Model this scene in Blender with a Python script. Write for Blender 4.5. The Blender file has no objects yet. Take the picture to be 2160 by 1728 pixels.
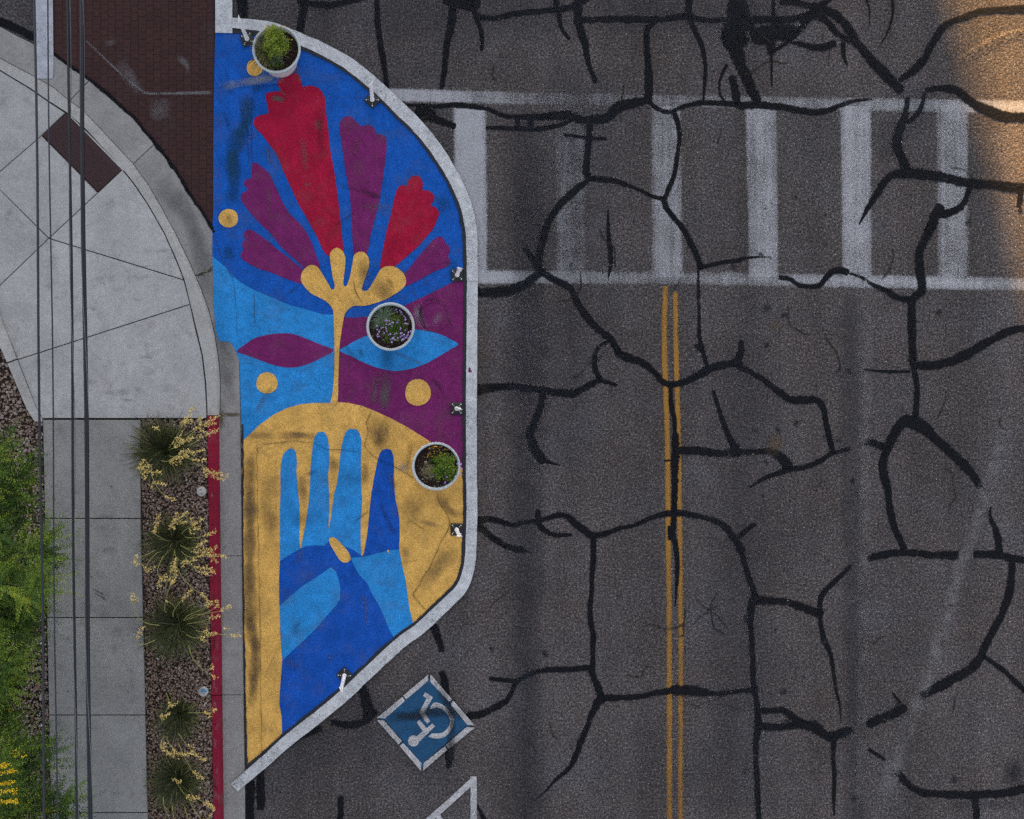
import bpy, math, random
import numpy as np
from mathutils import Vector, noise
R = random.Random(7)
scene = bpy.context.scene
COL = scene.collection

# ------------------------------------------------------------------ scale of the place
# Ground metres: origin straight below the camera; 130 photograph pixels per metre of road.
S, H, CX, CY = 130.0, 13.0, 845.0, 864.0
def P(px, py, z=0.0):
    k = (H - z) / H / S
    return ((px - CX) * k, (CY - py) * k, z)

# ------------------------------------------------------------------ camera, sky, sun, exposure
cam = bpy.data.cameras.new('camera'); cam.sensor_width = 36.0
cam.lens = S * H / 2160 * 36.0; cam.shift_x = (1080 - CX) / 2160
cam.clip_start = 0.1; cam.clip_end = 2000
co = bpy.data.objects.new('camera', cam); COL.objects.link(co)
co.location = (0, 0, H); scene.camera = co
SUN_EL = math.radians(12.5); sx, sy = -0.264, 0.965          # the sun stands low, up the street
world = bpy.data.worlds.new('World'); scene.world = world; world.use_nodes = True
wn, wl = world.node_tree.nodes, world.node_tree.links
sky = wn.new('ShaderNodeTexSky'); sky.sky_type = 'NISHITA'; sky.sun_disc = False
sky.sun_elevation = SUN_EL; sky.sun_rotation = math.atan2(sx, sy)
sky.air_density = 1.0; sky.dust_density = 3.0; sky.ozone_density = 1.0
hs = wn.new('ShaderNodeHueSaturation'); hs.inputs['Saturation'].default_value = 0.30
wl.new(sky.outputs[0], hs.inputs['Color']); wl.new(hs.outputs[0], wn['Background'].inputs['Color'])
wn['Background'].inputs['Strength'].default_value = 0.05
sl = bpy.data.lights.new('sun', 'SUN'); sl.energy = 5.0; sl.angle = math.radians(1.0); sl.color = (1.0, 0.53, 0.125)
so = bpy.data.objects.new('sun', sl); COL.objects.link(so); so.location = (-10, 40, 30)
so.rotation_euler = Vector((-sx*math.cos(SUN_EL), -sy*math.cos(SUN_EL), -math.sin(SUN_EL))).to_track_quat('-Z', 'Y').to_euler()
vs = scene.view_settings
vs.view_transform = 'Standard'; vs.look = 'None'; vs.gamma = 1.0; vs.use_curve_mapping = False
vs.exposure = 2.95
scene.render.engine = 'CYCLES'
scene.cycles.use_denoising = False; scene.cycles.max_bounces = 5; scene.cycles.diffuse_bounces = 3; scene.cycles.glossy_bounces = 2; scene.cycles.transparent_max_bounces = 12

# ------------------------------------------------------------------ object helpers
WL = {}
def link(o, parent=None, org=(0, 0, 0)):
    COL.objects.link(o); p = WL[parent.name] if parent else Vector((0, 0, 0))
    if parent: o.parent = parent
    o.location = Vector(org) - p; WL[o.name] = Vector(org); return o
def tag(o, label=None, cat=None, group=None, kind=None):
    if label: o['label'] = label
    if cat: o['category'] = cat
    if group: o['group'] = group
    if kind: o['kind'] = kind
    return o
def empty(name, org): return link(bpy.data.objects.new(name, None), None, org)
def mk(name, V, F, mat, parent=None, smooth=False, attr=None, org=None):
    V = np.asarray(V, float).reshape(-1, 3)
    if org is None: org = (float((V[:, 0].min()+V[:, 0].max())/2), float((V[:, 1].min()+V[:, 1].max())/2), float(V[:, 2].min()))
    me = bpy.data.meshes.new(name)
    me.from_pydata((V - np.array(org)).tolist(), [], F if isinstance(F, list) else F.tolist())
    me.materials.append(mat)
    if smooth: me.polygons.foreach_set('use_smooth', [True]*len(me.polygons))
    if attr is not None:
        a = me.attributes.new('var', 'FLOAT', 'POINT'); a.data.foreach_set('value', np.asarray(attr, np.float32))
    me.update()
    return link(bpy.data.objects.new(name, me), parent, org)
class MB:
    def __init__(s): s.V, s.F, s.A = [], [], []
    def add(s, V, F, a=0.0):
        n = len(s.V); s.V += [tuple(v) for v in V]; s.F += [tuple(i+n for i in f) for f in F]
        s.A += [a]*len(V) if not hasattr(a, '__len__') else list(a)
    def box(s, x0, x1, y0, y1, z0, z1, a=0.0):
        s.add([(x0,y0,z0),(x1,y0,z0),(x1,y1,z0),(x0,y1,z0),(x0,y0,z1),(x1,y0,z1),(x1,y1,z1),(x0,y1,z1)],
              [(0,3,2,1),(4,5,6,7),(0,1,5,4),(1,2,6,5),(2,3,7,6),(3,0,4,7)], a)
    def tube(s, pts, rad, n=8, a=0.0, cap=True):
        V, F = [], []
        for i, p in enumerate(pts):
            p = Vector(p); q = Vector(pts[min(i+1, len(pts)-1)]) - Vector(pts[max(i-1, 0)])
            q.normalize(); u = q.orthogonal().normalized() if abs(q.z) > .9 else q.cross(Vector((0,0,1))).normalized()
            w = q.cross(u); r = rad[i] if hasattr(rad, '__len__') else rad
            for k in range(n):
                t = 2*math.pi*k/n; V.append(p + u*(r*math.cos(t)) + w*(r*math.sin(t)))
        for i in range(len(pts)-1):
            for k in range(n): F.append((i*n+k, i*n+(k+1) % n, (i+1)*n+(k+1) % n, (i+1)*n+k))
        if cap: F += [tuple(range(n))[::-1], tuple((len(pts)-1)*n+k for k in range(n))]
        s.add(V, F, a)
    def lathe(s, prof, c, n=48, a=0.0):
        V, F = [], []
        for r, z in prof:
            for k in range(n): V.append((c[0]+r*math.cos(2*math.pi*k/n), c[1]+r*math.sin(2*math.pi*k/n), c[2]+z))
        for i in range(len(prof)-1):
            for k in range(n): F.append((i*n+k, i*n+(k+1) % n, (i+1)*n+(k+1) % n, (i+1)*n+k))
        s.add(V, F, a)
    def build(s, name, mat, parent=None, smooth=False, org=None):
        return mk(name, s.V, s.F, mat, parent, smooth, s.A, org)
def catmull(pts, closed=False, step=4.0):
    n = len(pts); out = []
    for i in range(n if closed else n-1):
        p0 = pts[(i-1) % n] if closed or i > 0 else pts[0]; p1 = pts[i]; p2 = pts[(i+1) % n]
        p3 = pts[(i+2) % n] if closed or i+2 < n else pts[-1]
        m = max(1, int(math.dist(p1, p2)/step))
        for k in range(m):
            t = k/m; out.append(tuple(.5*((2*b)+(-a+c)*t+(2*a-5*b+4*c-d)*t*t+(-a+3*b-3*c+d)*t**3) for a, b, c, d in zip(p0, p1, p2, p3)))
    if not closed: out.append(tuple(pts[-1]))
    return out

# ------------------------------------------------------------------ material helpers
class NT:
    def __init__(s, name):
        s.m = bpy.data.materials.new(name); s.m.use_nodes = True
        s.n, s.l = s.m.node_tree.nodes, s.m.node_tree.links; s.b = s.n['Principled BSDF']
        s.b.inputs['Roughness'].default_value = .85; s.b.inputs['Specular IOR Level'].default_value = .25
        s.pos = s.n.new('ShaderNodeNewGeometry').outputs['Position']
    def put(s, sock, v):
        if v is None: return
        if isinstance(v, bpy.types.NodeSocket): s.l.new(v, sock)
        else: sock.default_value = (*v, 1) if isinstance(v, tuple) and len(v) == 3 and sock.type == 'RGBA' else v
    def noise(s, scale, detail=3, rough=.6, vec=None):
        t = s.n.new('ShaderNodeTexNoise'); s.put(t.inputs['Vector'], vec or s.pos)
        t.inputs['Scale'].default_value = scale; t.inputs['Detail'].default_value = detail; t.inputs['Roughness'].default_value = rough
        return t.outputs['Fac']
    def vor(s, scale, out='Distance'):
        t = s.n.new('ShaderNodeTexVoronoi'); s.put(t.inputs['Vector'], s.pos); t.inputs['Scale'].default_value = scale
        return t.outputs[out]
    def rng(s, v, a, b, c=0., d=1., smooth=False):
        t = s.n.new('ShaderNodeMapRange'); t.interpolation_type = 'SMOOTHSTEP' if smooth else 'LINEAR'
        s.put(t.inputs[0], v)
        for i, q in enumerate((a, b, c, d)): s.put(t.inputs[i+1], q)
        return t.outputs[0]
    def math(s, op, a, b=None):
        t = s.n.new('ShaderNodeMath'); t.operation = op; s.put(t.inputs[0], a); s.put(t.inputs[1], b); return t.outputs[0]
    def mix(s, f, a, b, blend='MIX'):
        t = s.n.new('ShaderNodeMix'); t.data_type = 'RGBA'; t.blend_type = blend
        s.put(t.inputs[0], f); s.put(t.inputs[6], a); s.put(t.inputs[7], b); return t.outputs[2]
    def ramp(s, f, stops):
        t = s.n.new('ShaderNodeValToRGB'); s.put(t.inputs[0], f); e = t.color_ramp.elements
        while len(e) < len(stops): e.new(.5)
        for el, (p, c) in zip(e, stops): el.position = p; el.color = (*c, 1)
        return t.outputs[0]
    def attr(s, name='var'):
        t = s.n.new('ShaderNodeAttribute'); t.attribute_name = name; return t.outputs['Fac']
    def mul(s, col, f, lo, hi): return s.mix(1., col, s.ramp(f, [(.30, (lo,)*3), (.70, (hi,)*3)]), 'MULTIPLY')
    def bump(s, h, dist, strength=1.):
        t = s.n.new('ShaderNodeBump'); t.inputs['Distance'].default_value = dist; t.inputs['Strength'].default_value = strength
        s.put(t.inputs['Height'], h); s.l.new(t.outputs[0], s.b.inputs['Normal'])
    def done(s, col, rough=None, spec=None):
        s.put(s.b.inputs['Base Color'], col); s.put(s.b.inputs['Roughness'], rough); s.put(s.b.inputs['Specular IOR Level'], spec); return s.m

def asphalt_col(t, dark=1.0):
    g = t.noise(30, 5, .85)
    c = t.ramp(g, [(.34, (.012, .011, .013)), (.5, (.075, .069, .075)), (.66, (.245, .228, .238))])
    c = t.mul(c, t.noise(.55, 3, .6), .82, 1.18)
    mp = t.n.new('ShaderNodeMapping'); t.put(mp.inputs['Vector'], t.pos); mp.inputs['Scale'].default_value = (1.15, .05, 1)
    c = t.mul(c, t.noise(1.0, 4, .6, mp.outputs[0]), .74, 1.26)                                # wheel-polished bands along the lanes
    c = t.mul(c, t.noise(4.5, 5, .7), .86, 1.14)
    c = t.mix(t.rng(t.noise(.8, 2), .35, .7, 0, .5), c, t.mix(1., c, (1.12, .98, .88), 'MULTIPLY'))
    c = t.mix(t.rng(t.noise(1.1, 3), .55, .8, 0, .5), c, t.mix(1., c, (.85, .95, 1.15), 'MULTIPLY'))
    v = t.n.new('ShaderNodeTexVoronoi'); t.put(v.inputs['Vector'], t.pos); v.inputs['Scale'].default_value = 30
    fl = t.math('MULTIPLY', t.rng(v.outputs['Distance'], .18, .34, 1, 0), t.rng(t.vor(30, 'Color'), .80, .84))
    return t.mix(t.math('MULTIPLY', fl, .75), c, (.34, .32, .31))
def m_asphalt():
    t = NT('asphalt'); c = asphalt_col(t)
    sp = t.math('MULTIPLY', t.rng(t.vor(5.5), .05, .10, 1, 0), t.rng(t.vor(5.5, 'Color'), .74, .78))   # little drips of tar
    c = t.mix(t.math('MULTIPLY', sp, .8), c, (.015, .016, .02))
    h = t.math('ADD', t.math('MULTIPLY', t.noise(17, 4, .75), 1.0), t.math('MULTIPLY', t.noise(60, 2), .4))
    t.bump(h, .055); return t.done(c, .9, .08)
def m_tar():
    t = NT('tar_sealant'); g = t.noise(38, 4, .8)
    c = t.ramp(g, [(.35, (.003, .0035, .006)), (.58, (.0075, .008, .0115)), (.72, (.03, .03, .033))])
    t.put(t.b.inputs['Base Color'], c); t.b.inputs['Roughness'].default_value = .75; t.b.inputs['Specular IOR Level'].default_value = .1
    t.bump(t.noise(22, 3), .012)
    e = t.math('ADD', t.math('MULTIPLY', t.noise(17, 5, .85), .75), t.math('MULTIPLY', t.noise(2.6, 4, .65), .25))
    thr = t.rng(t.attr(), 0., 1., .78, .31); f = t.math('MULTIPLY', t.rng(t.math('SUBTRACT', e, thr), -.04, .07), t.rng(t.noise(1.9, 3), .3, .62, .88, .99))
    tr = t.n.new('ShaderNodeBsdfTransparent'); mx = t.n.new('ShaderNodeMixShader')
    t.put(mx.inputs[0], f); t.l.new(tr.outputs[0], mx.inputs[1]); t.l.new(t.b.outputs[0], mx.inputs[2])
    t.l.new(mx.outputs[0], t.n['Material Output'].inputs['Surface']); return t.m
def m_paint(name, col, wear, under=(.045, .043, .045), scale=42, dirt=.25):
    t = NT(name)
    g = t.math('ADD', t.math('MULTIPLY', t.noise(scale, 4, .8), .75), t.math('MULTIPLY', t.noise(1.3, 4, .6), .25))
    f = t.rng(g, .5-.17+wear*.32, .5+.06+wear*.32, 1, 0)
    f = t.rng(g, .44+(1-wear)*.24-.07, .44+(1-wear)*.24+.06, 1, 0) if wear > 0 else 1.0
    c = t.mul(tuple(col) if False else t.mix(0., (*col,), (*col,)), t.noise(9, 4), 1-dirt, 1+dirt*.4)
    c = t.mix(f, t.mix(t.noise(40, 3), under, tuple(u*2 for u in under)), c)
    t.bump(t.noise(45, 3, .7), .008); return t.done(c, .75, .3)
def m_mural(name, col):
    t = NT(name); base = t.mix(0., col, col)
    c = t.mul(base, t.noise(36, 4, .85), .66, 1.36)
    c = t.mul(c, t.noise(3.2, 4, .65), .82, 1.16); c = t.mul(c, t.noise(13, 5, .7), .88, 1.12)
    c = t.mix(t.rng(t.noise(2.1, 5, .7), .50, .78, 0, .36), c, (.10, .085, .07))                # road dust
    sp = t.math('MULTIPLY', t.rng(t.vor(16), .10, .2, 1, 0), t.rng(t.vor(16, 'Color'), .80, .84))
    c = t.mix(t.math('MULTIPLY', sp, .6), c, (.03, .03, .04))
    pit = t.rng(t.noise(48, 3, .8), .58, .72)                                                  # bare aggregate pits
    c = t.mix(t.math('MULTIPLY', pit, t.rng(t.noise(1.7, 3), .4, .65, .0, .55)), c, (.04, .038, .04))
    t.bump(t.noise(50, 3, .7), .008); return t.done(c, .85, .06)
def m_concrete(name, col, spot=.5):
    t = NT(name); base = t.mul(t.mix(0., col, col), t.rng(t.attr(), 0, 1, .3, .7), .93, 1.07)
    c = t.mul(base, t.noise(1.6, 5, .65), .84, 1.14); c = t.mul(c, t.noise(14, 5, .75), .88, 1.11)
    c = t.mul(c, t.noise(45, 3, .8), .86, 1.14)
    c = t.mix(t.rng(t.noise(3.1, 6, .75), .55, .74, 0, .5), c, (.13, .115, .10))
    sp = t.math('MULTIPLY', t.rng(t.vor(9), .07, .11, 1, 0), t.rng(t.vor(9, 'Color'), .84, .86))
    c = t.mix(t.math('MULTIPLY', sp, spot), c, (.05, .045, .04))
    t.bump(t.noise(90, 3), .003); return t.done(c, .85, .25)
def m_var(name, stops, rough=.8, spec=.25, fine=None, sub=None):
    t = NT(name); c = t.ramp(t.attr(), stops)
    if fine: c = t.mul(c, t.noise(fine, 3, .7), .7, 1.3)
    return t.done(c, rough, spec)
def m_plain(name, col, rough=.6, spec=.3, vary=.15, scale=12, metal=0):
    t = NT(name); t.b.inputs['Metallic'].default_value = metal
    return t.done(t.mul(t.mix(0., col, col), t.noise(scale, 4), 1-vary, 1+vary), rough, spec)
def m_worn(name, col, under=None):
    t = NT(name); c = t.mul(t.mix(0., col, col), t.noise(30, 4, .8), .78, 1.2)
    mp = t.n.new('ShaderNodeMapping'); t.put(mp.inputs['Vector'], t.pos); mp.inputs['Scale'].default_value = (9, .45, 1)
    g = t.math('ADD', t.math('MULTIPLY', t.noise(34, 4, .85), .62), t.math('ADD', t.math('MULTIPLY', t.noise(2.2, 3), .18), t.math('MULTIPLY', t.noise(1., 3, .6, mp.outputs[0]), .20)))
    thr = t.rng(t.attr(), 0., 1., .66, .30); f = t.rng(t.math('SUBTRACT', g, thr), -.10, .12); f = t.math('MULTIPLY', f, t.rng(t.attr(), 0, .25, 0, .9))
    t.put(t.b.inputs['Base Color'], c); tr = t.n.new('ShaderNodeBsdfTransparent'); mx = t.n.new('ShaderNodeMixShader')
    t.put(mx.inputs[0], f); t.l.new(tr.outputs[0], mx.inputs[1]); t.l.new(t.b.outputs[0], mx.inputs[2])
    t.l.new(mx.outputs[0], t.n['Material Output'].inputs['Surface']); return t.m
def m_stain(name, col, amt=1., scale=40, lo=.34, hi=.58):
    t = NT(name); t.put(t.b.inputs['Base Color'], (*col, 1)); t.b.inputs['Specular IOR Level'].default_value = .1
    g = t.math('ADD', t.math('MULTIPLY', t.noise(scale, 4, .85), .6), t.math('MULTIPLY', t.noise(3.5, 3), .4))
    f = t.math('MULTIPLY', t.math('MULTIPLY', t.attr(), t.rng(g, lo, hi)), amt)
    tr = t.n.new('ShaderNodeBsdfTransparent'); mx = t.n.new('ShaderNodeMixShader')
    t.put(mx.inputs[0], f); t.l.new(tr.outputs[0], mx.inputs[1]); t.l.new(t.b.outputs[0], mx.inputs[2])
    t.l.new(mx.outputs[0], t.n['Material Output'].inputs['Surface']); return t.m

M = dict(asphalt=m_asphalt(), tar=m_tar(),
    walk_white=m_paint('crosswalk_paint', (.46, .47, .53), .62), walk_faint=m_paint('faint_crosswalk_paint', (.36, .37, .43), .85),
    stripe=m_paint('white_stripe_paint', (.54, .56, .61), .34), bar=m_paint('white_bar_paint', (.44, .46, .54), .38),
    yellow_line=m_paint('yellow_line_paint', (.33, .17, .035), .30), sym_white=m_paint('symbol_white_paint', (.48, .48, .52), .52),
    sym_blue=m_paint('symbol_blue_paint', (.006, .066, .165), .2, (.02, .03, .05)),
    blue=m_mural('royal_blue_paint', (.010, .092, .43)), deep=m_mural('deep_blue_paint', (.010, .080, .42)),
    light=m_mural('light_blue_paint', (.026, .235, .62)), yellow=m_mural('ochre_yellow_paint', (.66, .385, .105)),
    purple=m_mural('plum_purple_paint', (.165, .020, .118)), red=m_mural('crimson_paint', (.34, .010, .042)),
    black=m_plain('black_border_paint', (.016, .018, .026), .7, .3, .4, 40),
    apron=m_concrete('apron_concrete', (.375, .372, .385)), walk=m_concrete('sidewalk_concrete', (.275, .272, .276)),
    gutter=m_concrete('gutter_concrete', (.27, .26, .265), .6), curbc=m_concrete('curb_concrete', (.40, .395, .40)),
    joint=m_plain('dirty_joint', (.035, .030, .025), .95, .1, .4, 30), soil=m_plain('dark_soil', (.045, .032, .026), .95, .1, .5, 25),
    red_curb=m_concrete('red_curb_paint', (.235, .007, .034), .2), rubber=m_plain('black_rubber', (.012, .013, .015), .6, .4),
    post=m_plain('white_plastic', (.84, .83, .84), .45, .4, .06), bolt=m_plain('bolt_steel', (.62, .68, .70), .35, .5, .1),
    rim=m_plain('pale_grey_plastic', (.46, .50, .53), .5, .35, .10, 20), pot=m_plain('off_white_plastic', (.60, .565, .575), .55, .3, .08, 15),
    cable=m_plain('black_cable', (.007, .009, .016), .3, .5, .3, 8), wire=m_plain('grey_cable', (.014, .018, .030), .28, .6, .2, 8),
    strand=m_plain('steel_strand', (.11, .125, .15), .4, .5, .2, 30),
    lid=m_concrete('pale_plastic_lid', (.48, .47, .47), .1), hole=m_plain('dark_hole', (.01, .01, .01), .9, .1),
    lidblue=m_stain('faded_blue_paint', (.05, .25, .50), 1., 60, .25, .5), plate=m_plain('maroon_tactile_plate', (.040, .019, .022), .7, .3, .25, 25),
    seam=m_plain('dark_crack', (.02, .019, .02), .95, .1, .5, 20), wood=m_plain('weathered_wood', (.10, .07, .05), .9, .2, .3, 10),
    stucco=m_concrete('tan_stucco', (.38, .31, .24), .1), glass=m_plain('dark_glass', (.02, .025, .03), .1, .6), trim=m_plain('dark_trim', (.06, .055, .05)),
    bark=m_plain('green_brown_bark', (.09, .085, .045), .9, .2, .35, 20), stalk=m_plain('yellow_green_stalk', (.30, .30, .10), .7, .3, .25, 20))
def m_brick():
    t = NT('maroon_paver'); oi = t.n.new('ShaderNodeObjectInfo')
    c = t.mix(oi.outputs['Random'], (.038, .0160, .0165), (.047, .0195, .0200))
    c = t.mul(c, t.noise(40, 4, .7), .8, 1.22); c = t.mix(t.rng(t.noise(1.4, 4), .55, .8, 0, .4), c, (.045, .038, .048))
    t.bump(t.noise(60, 3), .004); return t.done(c, .8, .25)
M['brick'] = m_brick()
M['gravel'] = m_var('mixed_gravel', [(0, (.10, .066, .050)), (.3, (.20, .138, .112)), (.55, (.28, .21, .18)), (.78, (.35, .30, .285)), (.95, (.44, .41, .42)), (1, (.55, .55, .58))], .9, .12, 60)
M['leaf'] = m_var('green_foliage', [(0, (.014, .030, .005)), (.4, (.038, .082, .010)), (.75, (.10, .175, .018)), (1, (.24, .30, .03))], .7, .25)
M['strap'] = m_var('olive_strap_leaf', [(0, (.018, .024, .008)), (.5, (.060, .075, .022)), (.85, (.13, .145, .05)), (1, (.26, .21, .10))], .6, .3)
M['bloom'] = m_var('pale_yellow_bloom', [(0, (.60, .40, .10)), (.5, (.82, .60, .20)), (1, (.90, .74, .36))], .7, .2)
M['gold'] = m_var('bright_yellow_bloom', [(0, (.55, .33, .01)), (1, (.85, .60, .02))], .7, .2)
M['orange'] = m_plain('orange_yellow_petal', (.72, .32, .01)); M['lilac'] = m_var('lilac_petal', [(0, (.22, .13, .46)), (1, (.48, .36, .74))], .7, .2)
M['dry'] = m_var('dry_straw', [(0, (.10, .08, .04)), (1, (.34, .30, .18))])
M['sage'] = m_var('grey_green_leaf', [(0, (.05, .08, .05)), (1, (.16, .22, .15))])
M['mulch'] = m_var('potting_mulch', [(0, (.012, .007, .005)), (.55, (.045, .026, .018)), (.8, (.10, .07, .055)), (1, (.40, .38, .36))])
M['st_dark'] = m_stain('dark_grime', (.02, .021, .026), .8); M['st_soft'] = m_stain('soft_tyre_track', (.03, .033, .045), .5, 30, .3, .7)
M['st_brown'] = m_stain('brown_dust', (.11, .08, .055), .85); M['st_pale'] = m_stain('pale_scuff', (.26, .27, .30), .75, 40, .36, .58)
M['st_grey'] = m_stain('grey_wear', (.115, .10, .10), .95, 40, .28, .55); M['st_ghost'] = m_stain('ghost_marking', (.26, .26, .28), .55, 60, .46, .62)
M['st_crack'] = m_stain('hairline_crack', (.03, .025, .022), .75, 9, .3, .62); M['st_teal'] = m_stain('green_algae', (.014, .055, .10), .85, 25, .3, .6)

# ------------------------------------------------------------------ ground and road
def inside(p, poly):
    r = False
    for i in range(len(poly)):
        (x1, y1), (x2, y2) = poly[i-1], poly[i]
        if (y1 > p[1]) != (y2 > p[1]) and p[0] < (x2-x1)*(p[1]-y1)/(y2-y1)+x1: r = not r
    return r
def sheet(name, poly, z, mat, parent=None, **k):
    return mk(name, [(x, y, z) for x, y in poly], [tuple(range(len(poly)))], mat, parent, **k)
def ptri(name, pts, z, mat, parent):                     # flat paint: outline in photograph pixels, laid on the ground
    V = [P(x, y, z) for x, y in pts]
    a = sum(V[i][0]*V[(i+1) % len(V)][1]-V[(i+1) % len(V)][0]*V[i][1] for i in range(len(V)))
    return mk(name, V if a > 0 else V[::-1], [tuple(range(len(V)))], mat, parent)
g = sheet('ground', [(-600, -600), (600, -600), (600, 600), (-600, 600)], -.06, M['soil'], org=(0, 0, -.06)); tag(g, 'bare dry ground around the street', kind='structure')
road = sheet('road', [(-40, -70), (60, -70), (60, 34), (-40, 34)], 0, M['asphalt'], org=(0, 0, 0))
tag(road, 'worn grey asphalt street with black tar crack seals', kind='structure')

def ribbon(pts, w, z, jit=.10, rnd=True, step=4.0, alpha=None):
    """pts, w in photograph pixels -> strip of quads on the ground"""
    c = catmull([tuple(p) for p in pts], False, step); n = len(c)
    L = [0]
    for i in range(1, n): L.append(L[-1]+math.dist(c[i], c[i-1]))
    T = L[-1] or 1; ws = w if hasattr(w, '__len__') else [w]
    V, F, o1, o2 = [], [], R.random()*99, R.random()*99
    for i in range(n):
        a, b = c[max(i-1, 0)], c[min(i+1, n-1)]; dx, dy = b[0]-a[0], b[1]-a[1]; d = math.hypot(dx, dy) or 1
        nx, ny = -dy/d, dx/d; f = L[i]/T*(len(ws)-1); k = min(int(f), len(ws)-2) if len(ws) > 1 else 0
        ww = ws[0] if len(ws) == 1 else ws[k]+(ws[k+1]-ws[k])*(f-k)
        h = ww/2
        if rnd: e = min(L[i], T-L[i]); h *= math.sqrt(max(.04, 1-(1-min(1, e/(ww*.5+.01)))**2))
        j1 = 1+jit*2.2*noise.noise((L[i]*.045, o1, 0))+jit*1.2*noise.noise((L[i]*.22, o1, 5)); j2 = 1+jit*2.2*noise.noise((L[i]*.045, o2, 0))+jit*1.2*noise.noise((L[i]*.22, o2, 5))
        V += [P(c[i][0]+nx*h*j1, c[i][1]+ny*h*j1, z), P(c[i][0]-nx*h*j2, c[i][1]-ny*h*j2, z)]
    F = [(2*i, 2*i+1, 2*i+3, 2*i+2) for i in range(n-1)]
    return V, F
def tarstrip(pts, w, z, jit=.09, rnd=True, mat='tar'):
    def ext(a, b, w_): d = math.dist(a, b) or 1; k = .35*w_ if w_ > 6 else 0; return (a[0]+(a[0]-b[0])/d*k, a[1]+(a[1]-b[1])/d*k)
    pts = [ext(pts[0], pts[1], w[0])]+list(pts)+[ext(pts[-1], pts[-2], w[-1])]
    V, F = ribbon(pts, w, z, jit, rnd, 4.0); n = len(V)//2; G, A = [], []
    o = R.random()*99
    for i in range(n):
        a, b = Vector(V[2*i]), Vector(V[2*i+1]); m_ = (a+b)/2; h = (a-b)/2; wear = .90+.28*noise.noise((i*.05, o, 0))
        if h.length < .004: h = h*(.004/max(h.length, 1e-6)) if h.length > 1e-6 else Vector((.004, 0, 0))
        for u, al in ((1.5, 0), (1.0, .5), (.6, 1), (-.6, 1), (-1.0, .5), (-1.5, 0)): G.append(m_+h*u); A.append(al*wear if 0 < i < n-1 else 0.)
    F = [(i*6+j, i*6+j+1, (i+1)*6+j+1, (i+1)*6+j) for i in range(n-1) for j in range(5)]
    return mk('tar_seal', G, F, M[mat], road, True, A)
def stain(name, pts, w, z, mat, parent, amt=1.):
    c = catmull([tuple(p) for p in pts], False, max(1.5, min(10, w*.25))); n = len(c); m = 9; V, F, A = [], [], []
    o = R.random()*50
    for i in range(n):
        a, b = c[max(i-1, 0)], c[min(i+1, n-1)]; dx, dy = b[0]-a[0], b[1]-a[1]; d = math.hypot(dx, dy) or 1
        ww = w*(1+.5*noise.noise((i*.2*max(1.5, min(10, w*.4))/10, o, 0)))
        for k in range(m):
            u = (k/(m-1)-.5); V.append(P(c[i][0]-dy/d*u*ww, c[i][1]+dx/d*u*ww, z))
            e = min(i, n-1-i)/max(1, min(6, n/2.5)); A.append(amt*math.cos(u*math.pi)**.8*min(1, e) if 0 < k < m-1 else 0)
    for i in range(n-1):
        for k in range(m-1): F.append((i*m+k, i*m+k+1, (i+1)*m+k+1, (i+1)*m+k))
    return mk(name, V, F, mat, parent, True, A)

# crop windows the outlines were measured in
CR = dict(A=(430, 0), B=(430, 460), C=(430, 830), D=(430, 1248), E=(960, 0), F=(1560, 0), G=(960, 440), H=(1560, 440), I=(960, 860), J=(1560, 860), K=(960, 1248), L=(1560, 1248))
q = 600/2156
def T(c, s):
    if isinstance(s, str): s = [tuple(map(float, p.split(','))) for p in s.split()]
    return [(CR[c][0]+x*q, CR[c][1]+y*q) for x, y in s]

# ------------------------------------------------------------------ pedestrian crossing, lane lines
M['worn'] = m_worn('worn_crossing_paint', (.37, .375, .42))
M['worn_yellow'] = m_worn('worn_yellow_paint', (.33, .165, .034))
def soft(name, left, right, cov, z, parent, edge=9., mat='worn'):
    """worn painted band between two pixel outlines (same length); cov = paint left at each station"""
    n = 40; L, Rr = dens0(left, n), dens0(right, n); V, F, A = [], [], []; m = 11
    for i in range(n+1):
        w_ = math.dist(L[i], Rr[i]); f = i/n*(len(cov)-1); k = min(int(f), len(cov)-2); cv = cov[k]+(cov[k+1]-cov[k])*(f-k)
        for j in range(m):
            u = (0, .02, .05, .10, .2, .5, .8, .90, .95, .98, 1)[j]; V.append(P(L[i][0]+(Rr[i][0]-L[i][0])*u, L[i][1]+(Rr[i][1]-L[i][1])*u, z)); A.append(cv*min(1, min(u, 1-u)*w_/edge))
    for i in range(n):
        for j in range(m-1): F.append((i*m+j, i*m+j+1, (i+1)*m+j+1, (i+1)*m+j))
    return mk(name, V, F, M[mat], parent, True, A)
def dens0(pl, n):
    d = [0]
    for p, r_ in zip(pl, pl[1:]): d.append(d[-1]+math.dist(p, r_))
    out = []
    for i in range(n+1):
        t = d[-1]*i/n; k = max(j for j in range(len(pl)-1) if d[j] <= t+1e-9); f = (t-d[k])/(d[k+1]-d[k]); out.append((pl[k][0]+(pl[k+1][0]-pl[k][0])*f, pl[k][1]+(pl[k+1][1]-pl[k][1])*f))
    return out
soft('crossing_line', [(815, 183), (960, 187), (1380, 196), (1643, 200), (1972, 205), (2400, 212)], [(845, 217), (960, 221), (1380, 229), (1643, 235), (1972, 241), (2400, 248)], [.85, .6, .30, .28, .34, .42, .45, .62, .60, .60, .55], .0015, road)
soft('crossing_line', [(1000, 566), (1500, 570), (2160, 582), (2400, 586)], [(1002, 602), (1500, 605), (2160, 617), (2400, 621)], [.9, .62, .45, .42, .5, .55, .66, .7, .62, .6, .6], .0015, road)
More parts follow.
